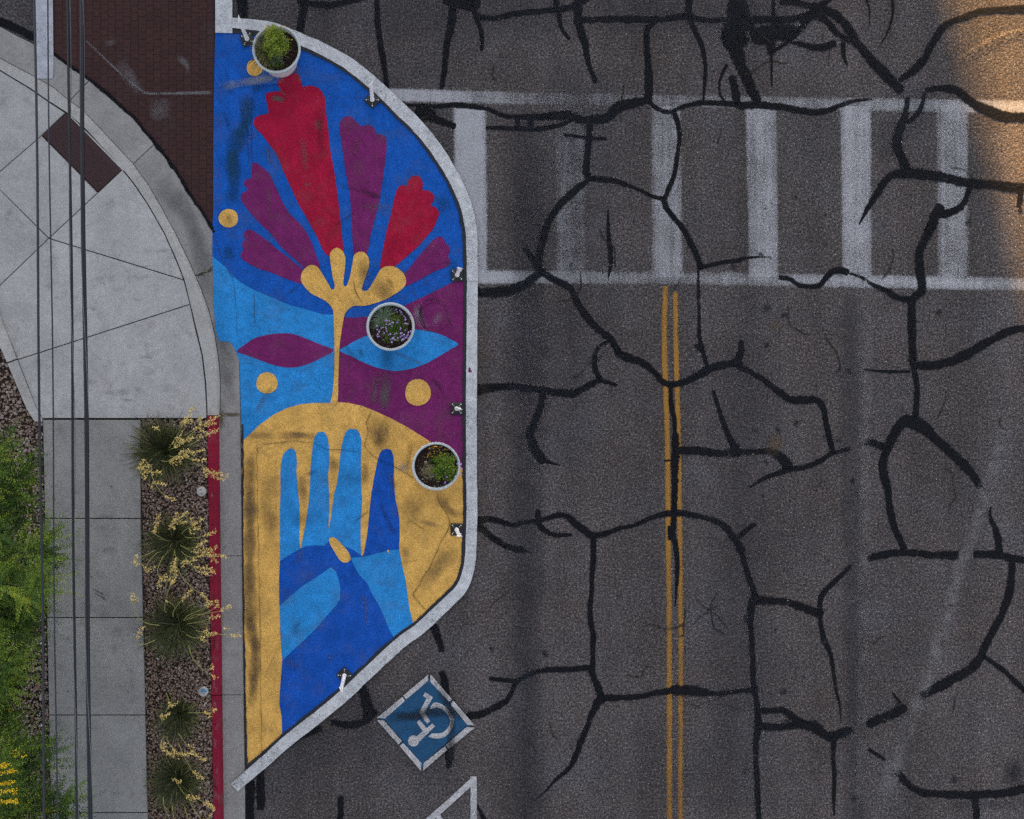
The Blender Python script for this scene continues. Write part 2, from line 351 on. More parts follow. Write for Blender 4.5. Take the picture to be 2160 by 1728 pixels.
for (x0, x1, x2, x3), cov in (((955, 1026, 1029, 962), [.95, .85, .8, .85]), ((1167, 1234, 1238, 1172), [.22, .28, .32, .36]), ((1372, 1437, 1443, 1375), [.5, .5, .52, .55]), ((1571, 1639, 1643, 1578), [.62, .58, .6, .66]), ((1772, 1838, 1840, 1776), [.75, .68, .66, .68]), ((1975, 2043, 2045, 1977), [.55, .5, .5, .52]), ((2176, 2244, 2246, 2180), [.5, .5, .5, .5])):
    soft('crossing_bar', [(x0-3, 224), (x3-3, 585)], [(x1+3, 224), (x2+3, 585)], [c_*.9 for c_ in cov], .0028, road)
for i, pts in enumerate(([(1403, 604), (1403, 645), (1401, 655), (1402, 760), (1406, 870), (1408.5, 980), (1410, 1150), (1412, 1350), (1412, 1800)], [(1424.5, 617), (1425, 700), (1428, 800), (1431, 920), (1433, 1050), (1435, 1200), (1436, 1350), (1435, 1800)])):
    ws_ = 7.5 if i == 0 else 7.; soft('centre_line', [(x-ws_, y) for x, y in pts], [(x+ws_, y) for x, y in pts], [.75, .95, .95, .9, .85, .8, .75, .7, .66, .62], .0025+.0001*i, road, 4., 'worn_yellow')
V, F = ribbon([(999, 1638), (999, 1820)], 13, .0075, .04, False); mk('bay_marking', V, F, M['sym_white'], road)
V, F = ribbon([(999, 1645), (950, 1690), (880, 1752)], 13, .0105, .04, False); mk('bay_marking', V, F, M['sym_white'], road)
V, F = ribbon([(919, 1716), (950, 1760)], 12, .013, .04, False); mk('bay_marking', V, F, M['sym_white'], road)

# ------------------------------------------------------------------ tar crack seals
TAR = '''E|0,30 60,35 130,50|70;E|115,40 170,120 220,135 300,140 450,105 600,90 750,75 900,50 960,20 1010,-20|45;E|150,120 180,200 200,280 200,385|34,20,24
E|765,-30 770,80|55;E|785,90 800,200 830,250 868,295|36,26;E|930,20 930,150 950,230 985,330 1000,430 1030,540 1068,625|90,60,60,45,44,36;E|920,150 1050,150 1250,145 1480,150 1650,135 1760,125 1900,155 2060,150|52,50,60,45,40
E|1775,-30 1770,130|48;E|1775,130 1830,260 1870,350 1895,470 1895,600 1880,770|44,38,32,28,18;E|1510,155 1460,220 1450,320 1460,450 1470,600 1465,760|55,45,52,60,66
E|-385,795 -260,800 -110,806 0,795 150,810 250,830 350,870 450,885 650,885 850,875 950,905 1080,910 1150,890 1230,820 1300,790 1400,770 1490,755|20,30,45,26,36,60,70,70,75,62
E|-260,850 -180,880|140,120;E|-180,880 -110,920 0,960|60,40;E|235,970 400,972 600,980 720,965 820,940 910,900|30,34,36,22;E|470,890 472,975|40;E|575,890 575,975|45;E|1020,930 1015,1050 1000,1200 990,1300 1020,1350|50,44,60
E|825,1020 1000,1045 1147,1052|26;E|1010,1345 1100,1360 1200,1370 1300,1400|40,46,40;E|1295,1400 1400,1440 1500,1490 1590,1505|28,34
E|1030,1350 900,1450 800,1550 720,1660 690,1735 660,1845 640,1930 630,2060|30,55,52,55,50;E|1470,775 1560,840 1640,850 1700,820 1800,790 1900,780 2050,785 2170,798|42,40,36,42
E|1655,845 1690,950 1700,1050 1680,1200 1660,1330 1620,1430 1585,1510|40,34,42;E|1580,1500 1600,1570 1650,1640 1715,1720 1750,1770 1800,1870 1840,1960 1860,2040|50,40,52,46
E|1160,1580 1160,1720 1168,1830 1178,1930 1180,2000 1160,2120|14,24,40,30,6;E|2060,490 2010,600 2005,700 2050,780|26,20,22;E|2100,580 2135,770|50,70
F|-20,20 -10,130 -30,230 -40,330|130,180,190,150;F|-50,250 -20,400 40,560 110,720 140,790|150,110,80,70
G|168,635 300,637 420,625 500,590 580,540 650,480|75,90,70,60;G|528,298 570,360 630,450|40,50;G|640,470 750,540 870,600 920,700 980,800 1050,880 1130,950 1190,1010 1250,1100 1320,1130 1440,1180 1510,1240 1570,1310 1640,1335 1750,1310 1850,1260 1950,1210 2060,1180 2170,1170|55,50,60,52,66,46,50,60,56
G|1165,1000 1080,1060 1055,1150 1070,1240 1105,1300|24,34,50,40;G|1090,1295 1225,1340|38,30;G|160,1375 300,1355 450,1350 620,1370 750,1390 880,1400 960,1370 1090,1300|80,55,50,66,44
G|665,1390 650,1500 600,1620 570,1720 600,1810 660,1910|50,52,64,60,76;G|660,1910 700,1920 800,1950|44,4;G|1850,450 1950,425 2050,405 2170,392|30,32,34;H|0,382 120,370 240,366|24,18,6
G|1845,455 1845,600 1850,800 1850,950 1870,1050 1915,1210|26,30,32,36;G|1825,1035 1885,1085|40;G|1632,1330 1640,1500 1662,1600 1668,1730 1670,1830|28,36,34,40;G|1955,1380 2000,1520 2040,1640 2090,1760 2130,1850|24,34,42,56
H|15,1000 5,1100 -35,1180|34,60;H|-10,1200 100,1250 200,1310 300,1390 390,1450 500,1450 590,1455 640,1530 660,1640 690,1790 705,1850|40,44,50,60,52,40,34;H|300,520 380,535 450,580 530,590 610,580 660,520 700,480 760,465 820,490|40,34,34,44,50
H|810,485 920,520 1000,570 1100,620 1200,675 1280,690|16,30,50,56;H|1500,20 1450,130 1400,250 1365,330 1365,450 1380,560 1375,630 1310,690 1303,760 1305,900 1310,1050 1310,1160|60,66,72,66,66,70
H|1315,1200 1335,1270 1345,1350 1342,1450 1335,1590|50,46,44;H|1300,1185 1450,1190 1600,1160 1750,1090 1900,1000 2050,930 2170,905 2300,890|60,76,70,55,50;H|935,1220 1100,1235 1290,1235|8,26,22;H|1690,-10 1600,40 1510,55|40,50
J|1125,300 1180,190 1240,115 1310,110 1400,160 1500,250 1620,360 1720,450 1790,540 1822,605|76,74,96,72,74,70,48;J|950,258 1040,280 1115,315|58,62;J|1130,285 1090,400 1090,500 1120,600 1140,750 1170,900 1220,1010 1250,1075|60,70,56,50,56
J|975,1148 1100,1115 1200,1100 1350,1105 1500,1120 1655,1120|48,52,60,66;J|1905,750 1900,830 1950,950 1972,1100|14,46,62;J|1780,1110 1950,1115 2060,1140 2300,1170|60,58,56
J|2070,1150 2060,1300 2040,1420 1990,1560 1945,1650 1870,1790 1830,1890 1740,1990 1620,2060 1490,2120 1375,2195|46,56,58,62,80,84,60;J|-15,335 120,335 230,330 310,370 375,450|52,46,60,80;J|75,605 180,540 300,495 400,465 500,450 600,410 700,350 835,312|12,40,46,44,40,30
J|640,-10 660,130 690,230 708,335|32,36;J|122,882 50,930 -5,985|28,36;J|-5,1040 40,1180 80,1320 125,1440|34,44,54;J|100,1460 250,1465 400,1485 520,1530 625,1565|80,58,66,66
J|850,1195 740,1300 640,1400 610,1480 610,1600 640,1755 690,1870 712,2010 735,2150 765,2290 768,2395|28,44,38,34,34,26,4;J|95,1465 85,1600 85,1640 95,1790 100,1940 105,2070 125,2190 140,2340 140,2430 125,2540 125,2690 135,2890 148,3170|56,40,44,40,56,44,42,48
I|165,852 300,850 370,870 440,890 520,870 600,862|60,44,36,30;I|600,862 700,840 780,815 850,825 930,890 1020,960 1100,965 1180,940 1260,910|30,38,46,60,44,36;I|1250,912 1350,895 1450,850 1550,815 1700,800 1830,820 1950,850 2040,900 2100,970 2170,1090|26,34,46,42,52,66
I|170,890 260,970 350,1030 450,1070 520,1080|60,54,46;I|510,1075 580,1105|24,4;I|628,780 630,870 680,930 760,965 885,965|44,42,34,20;I|1045,985 1050,1100 1040,1250 1035,1400 1022,1560 1045,1720 1045,1800 1045,1960|36,44,38,44,42,40
I|1670,200 1672,330 1670,450 1665,600 1660,800 1655,950 1672,1050 1685,1200 1675,1400 1668,1510|50,66,50,40,48,40,26,8;I|1625,900 1625,1000|30;I|1665,325 1850,330 2000,345 2170,345|56,58,64;I|1585,405 1650,395|14;I|2130,280 2120,350|70
K|95,945 200,925 300,880 390,830|64,52;K|385,838 430,760 465,680|40,34;K|460,685 560,630 680,595 850,590 1030,575|34,40,44,40;K|262,660 370,670 470,680|34,36;K|1025,560 1050,650 1090,740 1110,810|56,54,60;K|1095,800 1250,805 1400,795 1550,765 1680,745|50,44,40,60
K|1660,750 1800,750 1920,770|90,66;K|1900,772 2030,772 2170,752 2270,745|36,34,36;K|1110,800 1050,900 1000,1020 950,1150 900,1280 850,1350 760,1430 680,1520 600,1585|76,52,52,50,44,28,16,4
L|140,905 250,905 330,900 400,950 470,1000 570,1030 650,1090 700,1110|50,46,60,84,70;L|700,1105 832,1050|74;L|150,1020 300,1025 400,1020 490,1005|60,52,50;L|715,1110 710,1250 720,1400 715,1600 718,1700|56,36,34,28,16
L|985,1000 1120,950 1245,885|76,78;L|1160,765 1220,845|16,22;L|980,1195 1100,1275|32;L|1195,1365 1270,1450 1350,1510 1450,1530 1600,1540 1800,1540 2000,1530 2100,1510 2250,1470|50,60,66,62;L|1790,1540 1800,1780|52,44
L|1855,495 1950,560 2060,650 2250,840|30,38,46;F|-20,160 150,150 350,150 500,120 590,85|60,54,50;F|130,280 250,250 420,240|120,130,100;F|90,190 120,290|50;F|235,300 240,405|90,40;F|258,-30 255,200|32;F|240,395 245,655|24,10
F|310,5 450,20 570,60|66,50;F|490,140 600,50 700,-30|60,46;F|230,410 330,340 420,260 510,160|26,50,60;F|550,45 680,90 770,150 830,230 880,310 980,430 1080,540 1160,620 1225,690|66,72,76,76,70
F|480,150 580,115 680,180 750,260 840,315|90,50,60;F|785,320 790,420 818,495|40,30,14;F|370,310 500,345 620,362 725,325|20,40,60,60;F|1162,-20 1160,120 1120,250 1060,350 1020,405|24,18,10,4;F|960,-20 985,80 985,205|20,6
F|1210,610 1320,530 1400,450|30,64,66;F|1400,450 1440,370 1500,270 1560,190 1680,140 1800,95 1900,80 2300,60|50,56,50,56,54;F|1415,680 1540,670 1660,690 1720,750 1800,800 1900,840 2000,880 2300,895|40,58,80,70,72
F|1275,740 1260,850 1235,935|44,60;F|1405,705 1370,830 1300,910 1240,930|24,36,30;F|1235,925 1205,1020 1200,1120 1240,1220 1275,1320|60,76,74,90;F|1265,1310 1450,1330 1700,1380 1900,1400 2080,1420 2300,1430|84,76,78,72
F|2135,1420 2120,1550 2132,1610|56,36;F|1250,1312 1150,1330 1090,1390 1030,1490 960,1600 905,1705|70,54,52,40,8;F|1745,1410 1710,1520 1640,1590 1530,1612|36,44,40;F|1525,1560 1480,1650 1445,1740|60,74
F|-10,800 150,800 300,810 420,830 560,850 650,845 760,800 880,765 1005,752|56,60,58,50,36,18;A|294,-30 294,165|82;A|765,30 740,150 728,255|62,58,54;A|710,5 830,30 950,40 1100,10 1230,-20|40,56,50,40;A|1312,-20 1315,130 1330,280 1350,400 1370,520 1387,670|48,46,50,42,34
A|1890,50 1870,200 1840,350 1820,550 1800,670|60,60,46,38;A|1840,0 1950,10 2060,25|80,110;A|2035,50 2090,180 2112,270 2105,385|50,22,30,20;D|1735,255 1780,360 1802,455|60,66,50;D|1800,610 1830,700 1842,780|50,56,40;D|1190,700 1230,830 1262,930|50,90,110
D|965,990 1100,1010 1200,990 1300,905|40,60,56,60;D|730,1110 890,1040|20,50;D|352,1440 345,1780|66;D|432,1360 430,1500 428,1650|60,62,56;D|1038,1555 1035,1780|40,48;D|1862,1170 1860,1250 1855,1340|66,60,20;D|2075,1620 2110,1700 2150,1780|14,40,50'''
ti = 0
for rec in TAR.replace('\n', ';').split(';'):
    c, pp, ww = rec.split('|'); tarstrip(T(c, pp), [float(x)*q*1.14 for x in ww.split(',')], .0040+ti*.00002, .10); ti += 1
tarstrip([(-40, 28), (0, 45), (30, 58), (74, 80)], [20, 20, 18], .0039, .05, False)

# tyre tracks, ghost lines, oil on the road
for pts, w, m, a in (([(1112, 230), (1110, 700), (1108, 1200), (1112, 1760)], 90, 'st_soft', 1.), ([(1795, 600), (1798, 1000), (1803, 1400), (1806, 1760)], 60, 'st_soft', 1.),
        ([(1240, 120), (1200, 500), (1190, 1000)], 200, 'st_soft', .5), ([(1560, 1728), (1550, 1200), (1560, 700)], 240, 'st_soft', .5), ([(300, -20), (700, 30), (1200, 20), (1700, 30)], 120, 'st_soft', .6),
        ([(2128, 880), (2080, 1040), (2020, 1220), (1960, 1420), (1905, 1560), (1850, 1720)], 36, 'st_ghost', 1.), ([(1835, 640), (1825, 900), (1822, 1200), (1815, 1700)], 28, 'st_ghost', .6),
        ([(1860, 190), (1950, 215), (1900, 270), (1850, 330)], 60, 'st_soft', .8), ([(1622, 682), (1640, 692), (1652, 700)], 34, 'st_brown', 1.2), ([(1618, 925), (1634, 938), (1650, 950)], 44, 'st_brown', 1.), ([(2125, 1600), (2138, 1630), (2130, 1665)], 36, 'st_dark', 1.1), ([(1610, 640), (1625, 660)], 24, 'st_dark', .9),
        ([(930, 1660), (700, 1500), (560, 1700)], 160, 'st_soft', .5), ([(1990, 1700), (2160, 1696)], 22, 'st_soft', .9), ([(1015, 640), (1020, 900), (1020, 1200)], 26, 'st_brown', .25)):
    stain('tyre_mark' if m == 'st_soft' else 'road_stain', pts, w, .0085+ti*.00001, M[m], road, a); ti += 1

for _ in range(34):
    x, y = R.uniform(1030, 2120), R.uniform(30, 1700); a_ = R.uniform(0, 6.28); pts = [(x, y)]
    for k in range(R.randint(3, 7)): a_ += R.gauss(0, .45); x += 16*math.cos(a_); y += 16*math.sin(a_); pts.append((x, y))
    stain('hairline_crack', pts, R.uniform(3., 5.), .0083+R.random()*.0001, M['st_crack'], road, R.uniform(1.2, 2.4))
for _ in range(46):
    x, y = R.choice([R.gauss(1640, 60), R.uniform(1030, 2140)]), R.uniform(400, 1700); r_ = R.uniform(3, 9); a_ = R.uniform(0, 3.1)
    stain('oil_spot', [(x-r_*math.cos(a_), y-r_*math.sin(a_)), (x, y), (x+r_*math.cos(a_), y+r_*math.sin(a_))], r_*2.2, .0082+R.random()*.0001, M['st_dark'], road, R.uniform(1.2, 2.6))

# ------------------------------------------------------------------ disabled parking symbol
def sc(s): return [(785+float(a)*230/1725, 1410+float(b)*230/1725) for a, b in (p.split(',') for p in s.split())]
sym = ptri('disabled_symbol', sc('903,190 1500,905 790,1510 190,800'), .024, M['sym_blue'], road); tag(sym, 'blue and white wheelchair symbol painted in a diamond on the asphalt')
for s in ('903,150 915,200 905,215 890,205 888,150', '500,460 525,500 545,490 505,440', '1230,520 1260,545 1280,520 1250,500', '1500,895 1550,905 1550,925 1490,925', '1150,1225 1185,1260 1200,1240 1165,1210', '800,1500 805,1570 780,1570 780,1500', '480,1165 440,1200 455,1225 500,1185', '190,785 130,795 130,815 190,825'):
    ptri('symbol_gap', sc(s), .0245, M['sym_blue'], sym)
for s in ('888,95 885,198 540,492 492,432', '478,452 522,512 205,792 75,785', '75,820 188,822 470,1150 415,1205', '492,1178 780,1500 772,1625 435,1228', '805,1622 812,1500 1150,1232 1190,1290', '1212,1275 1168,1212 1490,930 1625,938', '1618,900 1505,895 1245,575 1285,512', '1262,490 1212,525 912,205 925,95'):
    ptri('border_dash', sc(s), .027, M['sym_white'], sym)
ptri('wheelchair_leg', sc('840,378 962,455 830,695 918,838 868,878 745,700 862,472 806,440'), .028, M['sym_white'], sym)
ptri('wheelchair_body', sc('750,810 862,945 950,870 997,915 742,1165 690,1090 800,995 705,855'), .0285, M['sym_white'], sym)
ptri('wheelchair_head', [(785+(655+88*math.cos(t*.2618))*230/1725, 1410+(1147+88*math.sin(t*.2618))*230/1725) for t in range(24)], .029, M['sym_white'], sym)
ptri('wheelchair_wheel', catmull(sc('965,548 1060,548 1150,600 1240,690 1295,810 1270,930 1220,1020 1140,1090 1060,1112 970,1105 885,1080 945,1028 1060,1030 1150,990 1210,920 1235,830 1215,760 1160,690 1090,635 1020,615 918,650'), True, 6), .0295, M['sym_white'], sym)
stain('tar_ghost', [(810, 1512), (860, 1512), (920, 1502), (985, 1508)], 26, .031, M['st_dark'], sym, .9)
stain('tar_ghost', [(925, 1450), (940, 1480), (952, 1510), (952, 1560), (948, 1620)], 20, .0315, M['st_dark'], sym, .95)

# ------------------------------------------------------------------ corner apron, gutter, kerbs, sidewalk
BACK = [(-60, 112), (0, 149), (63, 187), (100, 213), (143, 240), (180, 273), (215, 311), (250, 348), (281, 386), (311, 430), (346, 491), (373, 552), (388, 591), (401, 647), (413, 697), (426, 750), (433, 808), (436, 864), (436, 876)]
FRONT = [(-60, 90), (0, 123), (38, 144), (75, 163), (113, 185), (140, 208), (175, 233), (213, 273), (250, 313), (281, 346), (313, 391), (338, 434), (371, 495), (401, 557), (423, 607), (441, 657), (453, 707), (461, 758), (465, 808), (464, 864), (462, 876)]
SEAM = [(-60, 24), (0, 56), (35, 75), (73, 94), (113, 116), (145, 140), (175, 160), (213, 190), (250, 223), (281, 250), (308, 283), (326, 304), (351, 336), (376, 371), (391, 398), (411, 428), (433, 460), (451, 492), (476, 562), (492, 610), (502, 700), (506, 770), (508, 864), (508, 876)]
def sm(a, b, x): t = min(1, max(0, (x-a)/(b-a))); return t*t*(3-2*t)
def zA(x, y): return .035+.115*sm(110, 560, math.hypot(x-200, y-300))
def dens(poly, step=14, closed=True):
    out = []; n = len(poly)
    for i in range(n if closed else n-1):
        a, b = poly[i], poly[(i+1) % n]; m = max(1, int(math.dist(a, b)/step)); out += [(a[0]+(b[0]-a[0])*k/m, a[1]+(b[1]-a[1])*k/m) for k in range(m)]
    return out if closed else out+[poly[-1]]
def inset(poly, d):
    n = len(poly); ar = sum(poly[i][0]*poly[(i+1) % n][1]-poly[(i+1) % n][0]*poly[i][1] for i in range(n)); s = 1 if ar > 0 else -1; out = []
    for i in range(n):
        a, b, c = poly[i-1], poly[i], poly[(i+1) % n]
        u = Vector((b[0]-a[0], b[1]-a[1])).normalized(); v = Vector((c[0]-b[0], c[1]-b[1])).normalized()
        n1, n2 = Vector((-u.y, u.x))*s, Vector((-v.y, v.x))*s; m = (n1+n2)
        if m.length < .2: m = n1
        m.normalize(); k = d/max(.4, m.dot(n1)); out.append((b[0]+m.x*k, b[1]+m.y*k))
    return out
import bmesh
def slab(name, poly, zf, mat, parent, gap=1.0, bot=-.05, bev=.006):
    """concrete piece: outline in pixels measured at its top, edge arris, sides going down"""
    o = inset(dens(poly), gap); i2 = inset(o, bev*S); n = len(o)
    a = sum(o[k][0]*o[(k+1) % n][1]-o[(k+1) % n][0]*o[k][1] for k in range(n))
    if a > 0: o, i2 = o[::-1], i2[::-1]
    V = [P(*p, zf(*p)) for p in i2]+[P(*p, zf(*p)-bev) for p in o]+[(*P(*p, zf(*p))[:2], bot) for p in o]
    F = [tuple(range(n))]+[(n+k, n+(k+1) % n, (k+1) % n, k) for k in range(n)]+[(2*n+k, 2*n+(k+1) % n, n+(k+1) % n, n+k) for k in range(n)]
    return mk(name, V, F, mat, parent, False, [R.uniform(0, 1)]*len(V))
apron = mk('corner_apron', *(lambda pl: ([P(x, y, .010) for x, y in pl], [tuple(range(len(pl)))[::-1]]))(BACK+[(436, 884), (89, 884), (75, 858), (0, 667), (-60, 514)]), M['joint'], None)
tag(apron, 'pale concrete corner apron with a kerb ramp and radial joints', kind='structure')
panels = [[(-60, 112), (0, 149), (63, 187), (100, 213), (138, 238), (88, 286), (0, 362), (-60, 414)], [(88, 286), (207, 406), (103, 503), (0, 401), (-20, 380), (0, 362)],
    [(103, 503), (-20, 380), (-60, 414), (-60, 660), (0, 602)], [(103, 503), (388, 591), (401, 642), (37, 759), (0, 667), (-19, 619), (0, 602)],
    [(103, 503), (207, 406), (258, 358), (281, 386), (311, 430), (346, 491), (373, 552), (388, 591)], [(37, 759), (401, 642), (413, 697), (426, 750), (433, 808), (436, 864), (436, 883), (89, 883), (75, 858)]]
for p in panels: slab('concrete_panel', p, zA, M['apron'], apron)
tp = slab('tactile_plate', [(89, 285), (139, 239), (258, 358), (207, 405)], lambda x, y: zA(x, y)+.003, M['plate'], apron, .6); tag(tp, 'dark maroon tactile warning plate with raised domes')
mb = MB(); u0, ux, uy = (92, 287), (164/28, 162/28*.715*1.02), (47/9, -44/9)
for i in range(27):
    for j in range(8):
        x, y = 96+i*4.12+j*5.6, 290+i*4.35-j*5.2; c = P(x, y, zA(x, y)+.003)
        mb.lathe([(.014, 0), (.0125, .004), (.007, .006), (.0005, .006)], c, 6)
mb.build('domes', M['plate'], tp)['kind'] = 'stuff'
slab('ramp_strip', [(141, 240), (146, 241), (262, 357), (259, 361)], lambda x, y: zA(x, y)+.004, M['curbc'], apron, .3)
def nearest(poly, p): return min(range(len(poly)), key=lambda i: math.dist(poly[i], p))
Bd, Fd, Sd = dens(BACK, 8, False), dens(FRONT, 8, False), dens(SEAM, 8, False)
curb = mk('corner_kerb', *(lambda pl: ([P(x, y, .0105) for x, y in pl], [tuple(range(len(pl)))[::-1]]))(BACK+[(454, 876)]+[(x-6, y+2) for x, y in FRONT[::-1]][1:]), M['joint'])
tag(curb, 'pale rounded concrete kerb curving round the corner', kind='structure')
cuts = [((-60, 112), (-60, 90), (-60, 24)), ((140, 238), (148, 218), (190, 173)), ((256, 354), (281, 346), (323, 306)), ((388, 591), (412, 580), (476, 562)), ((436, 876), (462, 876), (508, 874))]
gutter = mk('gutter', *(lambda pl: ([P(x, y, .008) for x, y in pl], [tuple(range(len(pl)))[::-1]]))(FRONT+SEAM[::-1]), M['joint'])
tag(gutter, 'pale concrete gutter pan between kerb and asphalt', kind='structure')
for k in range(4):
    b = Bd[nearest(Bd, cuts[k][0]):nearest(Bd, cuts[k+1][0])+1]; f = Fd[nearest(Fd, cuts[k][1]):nearest(Fd, cuts[k+1][1])+1]; s = Sd[nearest(Sd, cuts[k][2]):nearest(Sd, cuts[k+1][2])+1]
    # kerb stone with a sloping, rounded front
    nb = 40; rs = lambda pl: dens0(pl, nb)
    V, F = [], []; bb, ff = rs(b), rs(f)
    for (x0, y0), (x1, y1) in zip(bb, ff):
        z = zA(x0, y0)+.002; dx, dy = x1-x0, y1-y0
        for t, zz in ((.06, z), (.60, z), (.74, z-.006), (.84, z-.022), (.99, .012)): V.append(P(x0+dx*t, y0+dy*t, max(zz, .012)))
    for i in range(nb):
        if i in (0,) and k > 0: pass
        for j in range(4): F.append((i*5+j, (i+1)*5+j, (i+1)*5+j+1, i*5+j+1))
    mk('kerb_stone', V, [f_[::-1] for f_ in F], M['curbc'], curb, True)
    slab('gutter_slab', f+s[::-1], lambda x, y: .016, M['gutter'], gutter, .7)
edging = [(-60, 514), (0, 667), (75, 858), (89, 884), (89, 890), (73, 889), (56, 864), (0, 733), (-60, 596)]
for p in ([(-60, 514), (0, 667), (35, 757), (14, 765), (0, 733), (-60, 596)], [(36, 759), (75, 858), (89, 884), (89, 890), (73, 890), (56, 864), (15, 767)]):
    slab('edging_stone', p, lambda x, y: .165, M['curbc'], apron, .5)
# sidewalk
def lx(y): return 90+(y-884)*.0205
def rx(y): return 297+max(0, y-1080)*.0235
sw = mk('sidewalk', [P(lx(885), 885, .12), P(rx(885), 885, .12), P(rx(1900), 1900, .12), P(lx(1900), 1900, .12)], [(0, 3, 2, 1)], M['joint']); tag(sw, 'grey concrete sidewalk of five square panels running down the left side', kind='structure')
ys = [885, 1094, 1303, 1508.5, 1714, 1900]
for a, b in zip(ys, ys[1:]): slab('concrete_panel', [(lx(a), a), (rx(a), a), (rx(b), b), (lx(b), b)], lambda x, y: .15, M['walk'], sw, 1.1)
# red kerb and its gutter
def kx(y, a, b): return a+(y-875)*(b-a)/853
rk = mk('red_kerb', *(lambda: ([P(kx(y, 437, 450), y, .11) if i % 2 == 0 else P(kx(y, 455, 465), y, .11) for y in (878, 1900) for i in (0, 1)], [(0, 1, 3, 2)]))(), M['joint']); tag(rk, 'dark red painted kerb beside the planting strip', kind='structure')
for a, b in ((877, 1174), (1175.5, 1466), (1467.5, 1900)):
    V, F = [], []; n = 12
    for i in range(n+1):
        y = a+(b-a)*i/n
        for (p0, p1, z) in ((436.5, 450, .0), (437, 450.5, .146), (438, 451.5, .152), (450.5, 461.5, .152), (452.5, 463.5, .146), (454, 465, .13), (461.5, 471.5, .012)): V.append(P(kx(y, p0, p1), y, z))
    for i in range(n):
        for j in range(6): F.append((i*7+j, i*7+j+1, (i+1)*7+j+1, (i+1)*7+j))
    F += [tuple(range(7)), tuple(n*7+j for j in range(6, -1, -1))]
    mk('kerb_stone', V, [f_[::-1] for f_ in F], M['red_curb'], rk)
def gx(y): return 508+(y-876)*.0115
for a, b in ((875, 1173), (1173, 1466), (1466, 1900)):
    slab('gutter_slab', [(kx(a, 461, 471), a), (gx(a), a), (gx(b), b), (kx(b, 461, 471), b)], lambda x, y: .016, M['gutter'], gutter, .6)
stain('gutter_stain', [(466, 560), (452, 560), (440, 572), (414, 582)], 8, .021, M['st_dark'], gutter, 1.)
stain('gutter_stain', [(470, 640), (466, 700), (478, 760), (486, 860)], 40, .0185, M['st_soft'], gutter, 1.)
stain('gutter_stain', [(330, 375), (390, 450), (435, 560), (455, 660)], 44, .019, M['st_soft'], gutter, 1.)
stain('gutter_debris', [(463, 862), (466, 880), (467, 905)], 12, .020, M['st_brown'], gutter, 1.); stain('gutter_debris', [(466, 873), (488, 875), (508, 874)], 8, .0205, M['st_brown'], gutter, 1.)

# ------------------------------------------------------------------ paver crossing
bedpoly = [(110, -30), (453, -30), (453, 497)]+[(x, y) for x, y in SEAM[::-1] if 110 < x < 450]+[(110, 112)]
pav = mk('paver_crossing', [P(x, y, .004) for x, y in bedpoly], [tuple(range(len(bedpoly)))[::-1]], M['brick']); tag(pav, 'dark maroon brick pattern crossing between gutter and mural', kind='structure')
w = 16.0; bw = (w-.55)/S/2; bh = .008; c5 = .005
bv = [(-bw, -bw, 0), (bw, -bw, 0), (bw, bw, 0), (-bw, bw, 0), (-bw, -bw, bh-.003), (bw, -bw, bh-.003), (bw, bw, bh-.003), (-bw, bw, bh-.003), (-bw+c5, -bw+c5, bh), (bw-c5, -bw+c5, bh), (bw-c5, bw-c5, bh), (-bw+c5, bw-c5, bh)]
bf = [(8, 9, 10, 11)]+[(4+k, 4+(k+1) % 4, 8+(k+1) % 4, 8+k) for k in range(4)]+[(k, (k+1) % 4, 4+(k+1) % 4, 4+k) for k in range(4)]
bme = bpy.data.meshes.new('brick'); bme.from_pydata(bv, [], bf); bme.materials.append(M['brick'])
cells = []
for ci in range(22):
    x = 452-w*(ci+.5)
    for ri in range(-1, 33):
        y = w*(ri+(.5 if ci % 2 else 0))+4
        if inside((x, y), bedpoly) or inside((x+6, y-6), bedpoly): cells.append((x, y))
cells.sort(key=lambda c: (c[1] < 0, math.dist(c, (CX, CY))))
rest = MB()
for i, (x, y) in enumerate(cells):
    px, py, _ = P(x, y); z = .004+R.uniform(-.0012, .0012)
    if i < 300:
        o = bpy.data.objects.new('brick', bme); link(o, pav, (px, py, z)); o.rotation_euler.z = R.uniform(-.02, .02)
    else: rest.add([(a+px, b+py, c+z) for a, b, c in bv], bf)
if rest.V: rest.build('bricks', M['brick'], pav)['kind'] = 'stuff'
tarstrip([(x+1, y-2) for x, y in SEAM if 100 < x < 452], [7, 9, 8, 7, 10, 9, 8], .0225, .35, False)
for pts, w2, a in (([(250, 130), (285, 180), (300, 195)], 26, .5), ([(220, 95), (245, 85)], 22, .5), ([(335, 205), (340, 255)], 50, .55), ([(370, 118), (392, 135), (396, 160)], 14, .45), ([(300, 190), (312, 197), (380, 197), (448, 195)], 7, .8), ([(180, 85), (260, 160), (304, 195)], 6, .6)):
    stain('pale_scuff', pts, w2, .0165+R.random()*.0008, M['st_pale'], pav, a)
ptri('white_bar', [(73, -30), (111, -30), (113, 148), (111, 166), (78, 166), (76, 150)], .026, M['bar'], road)

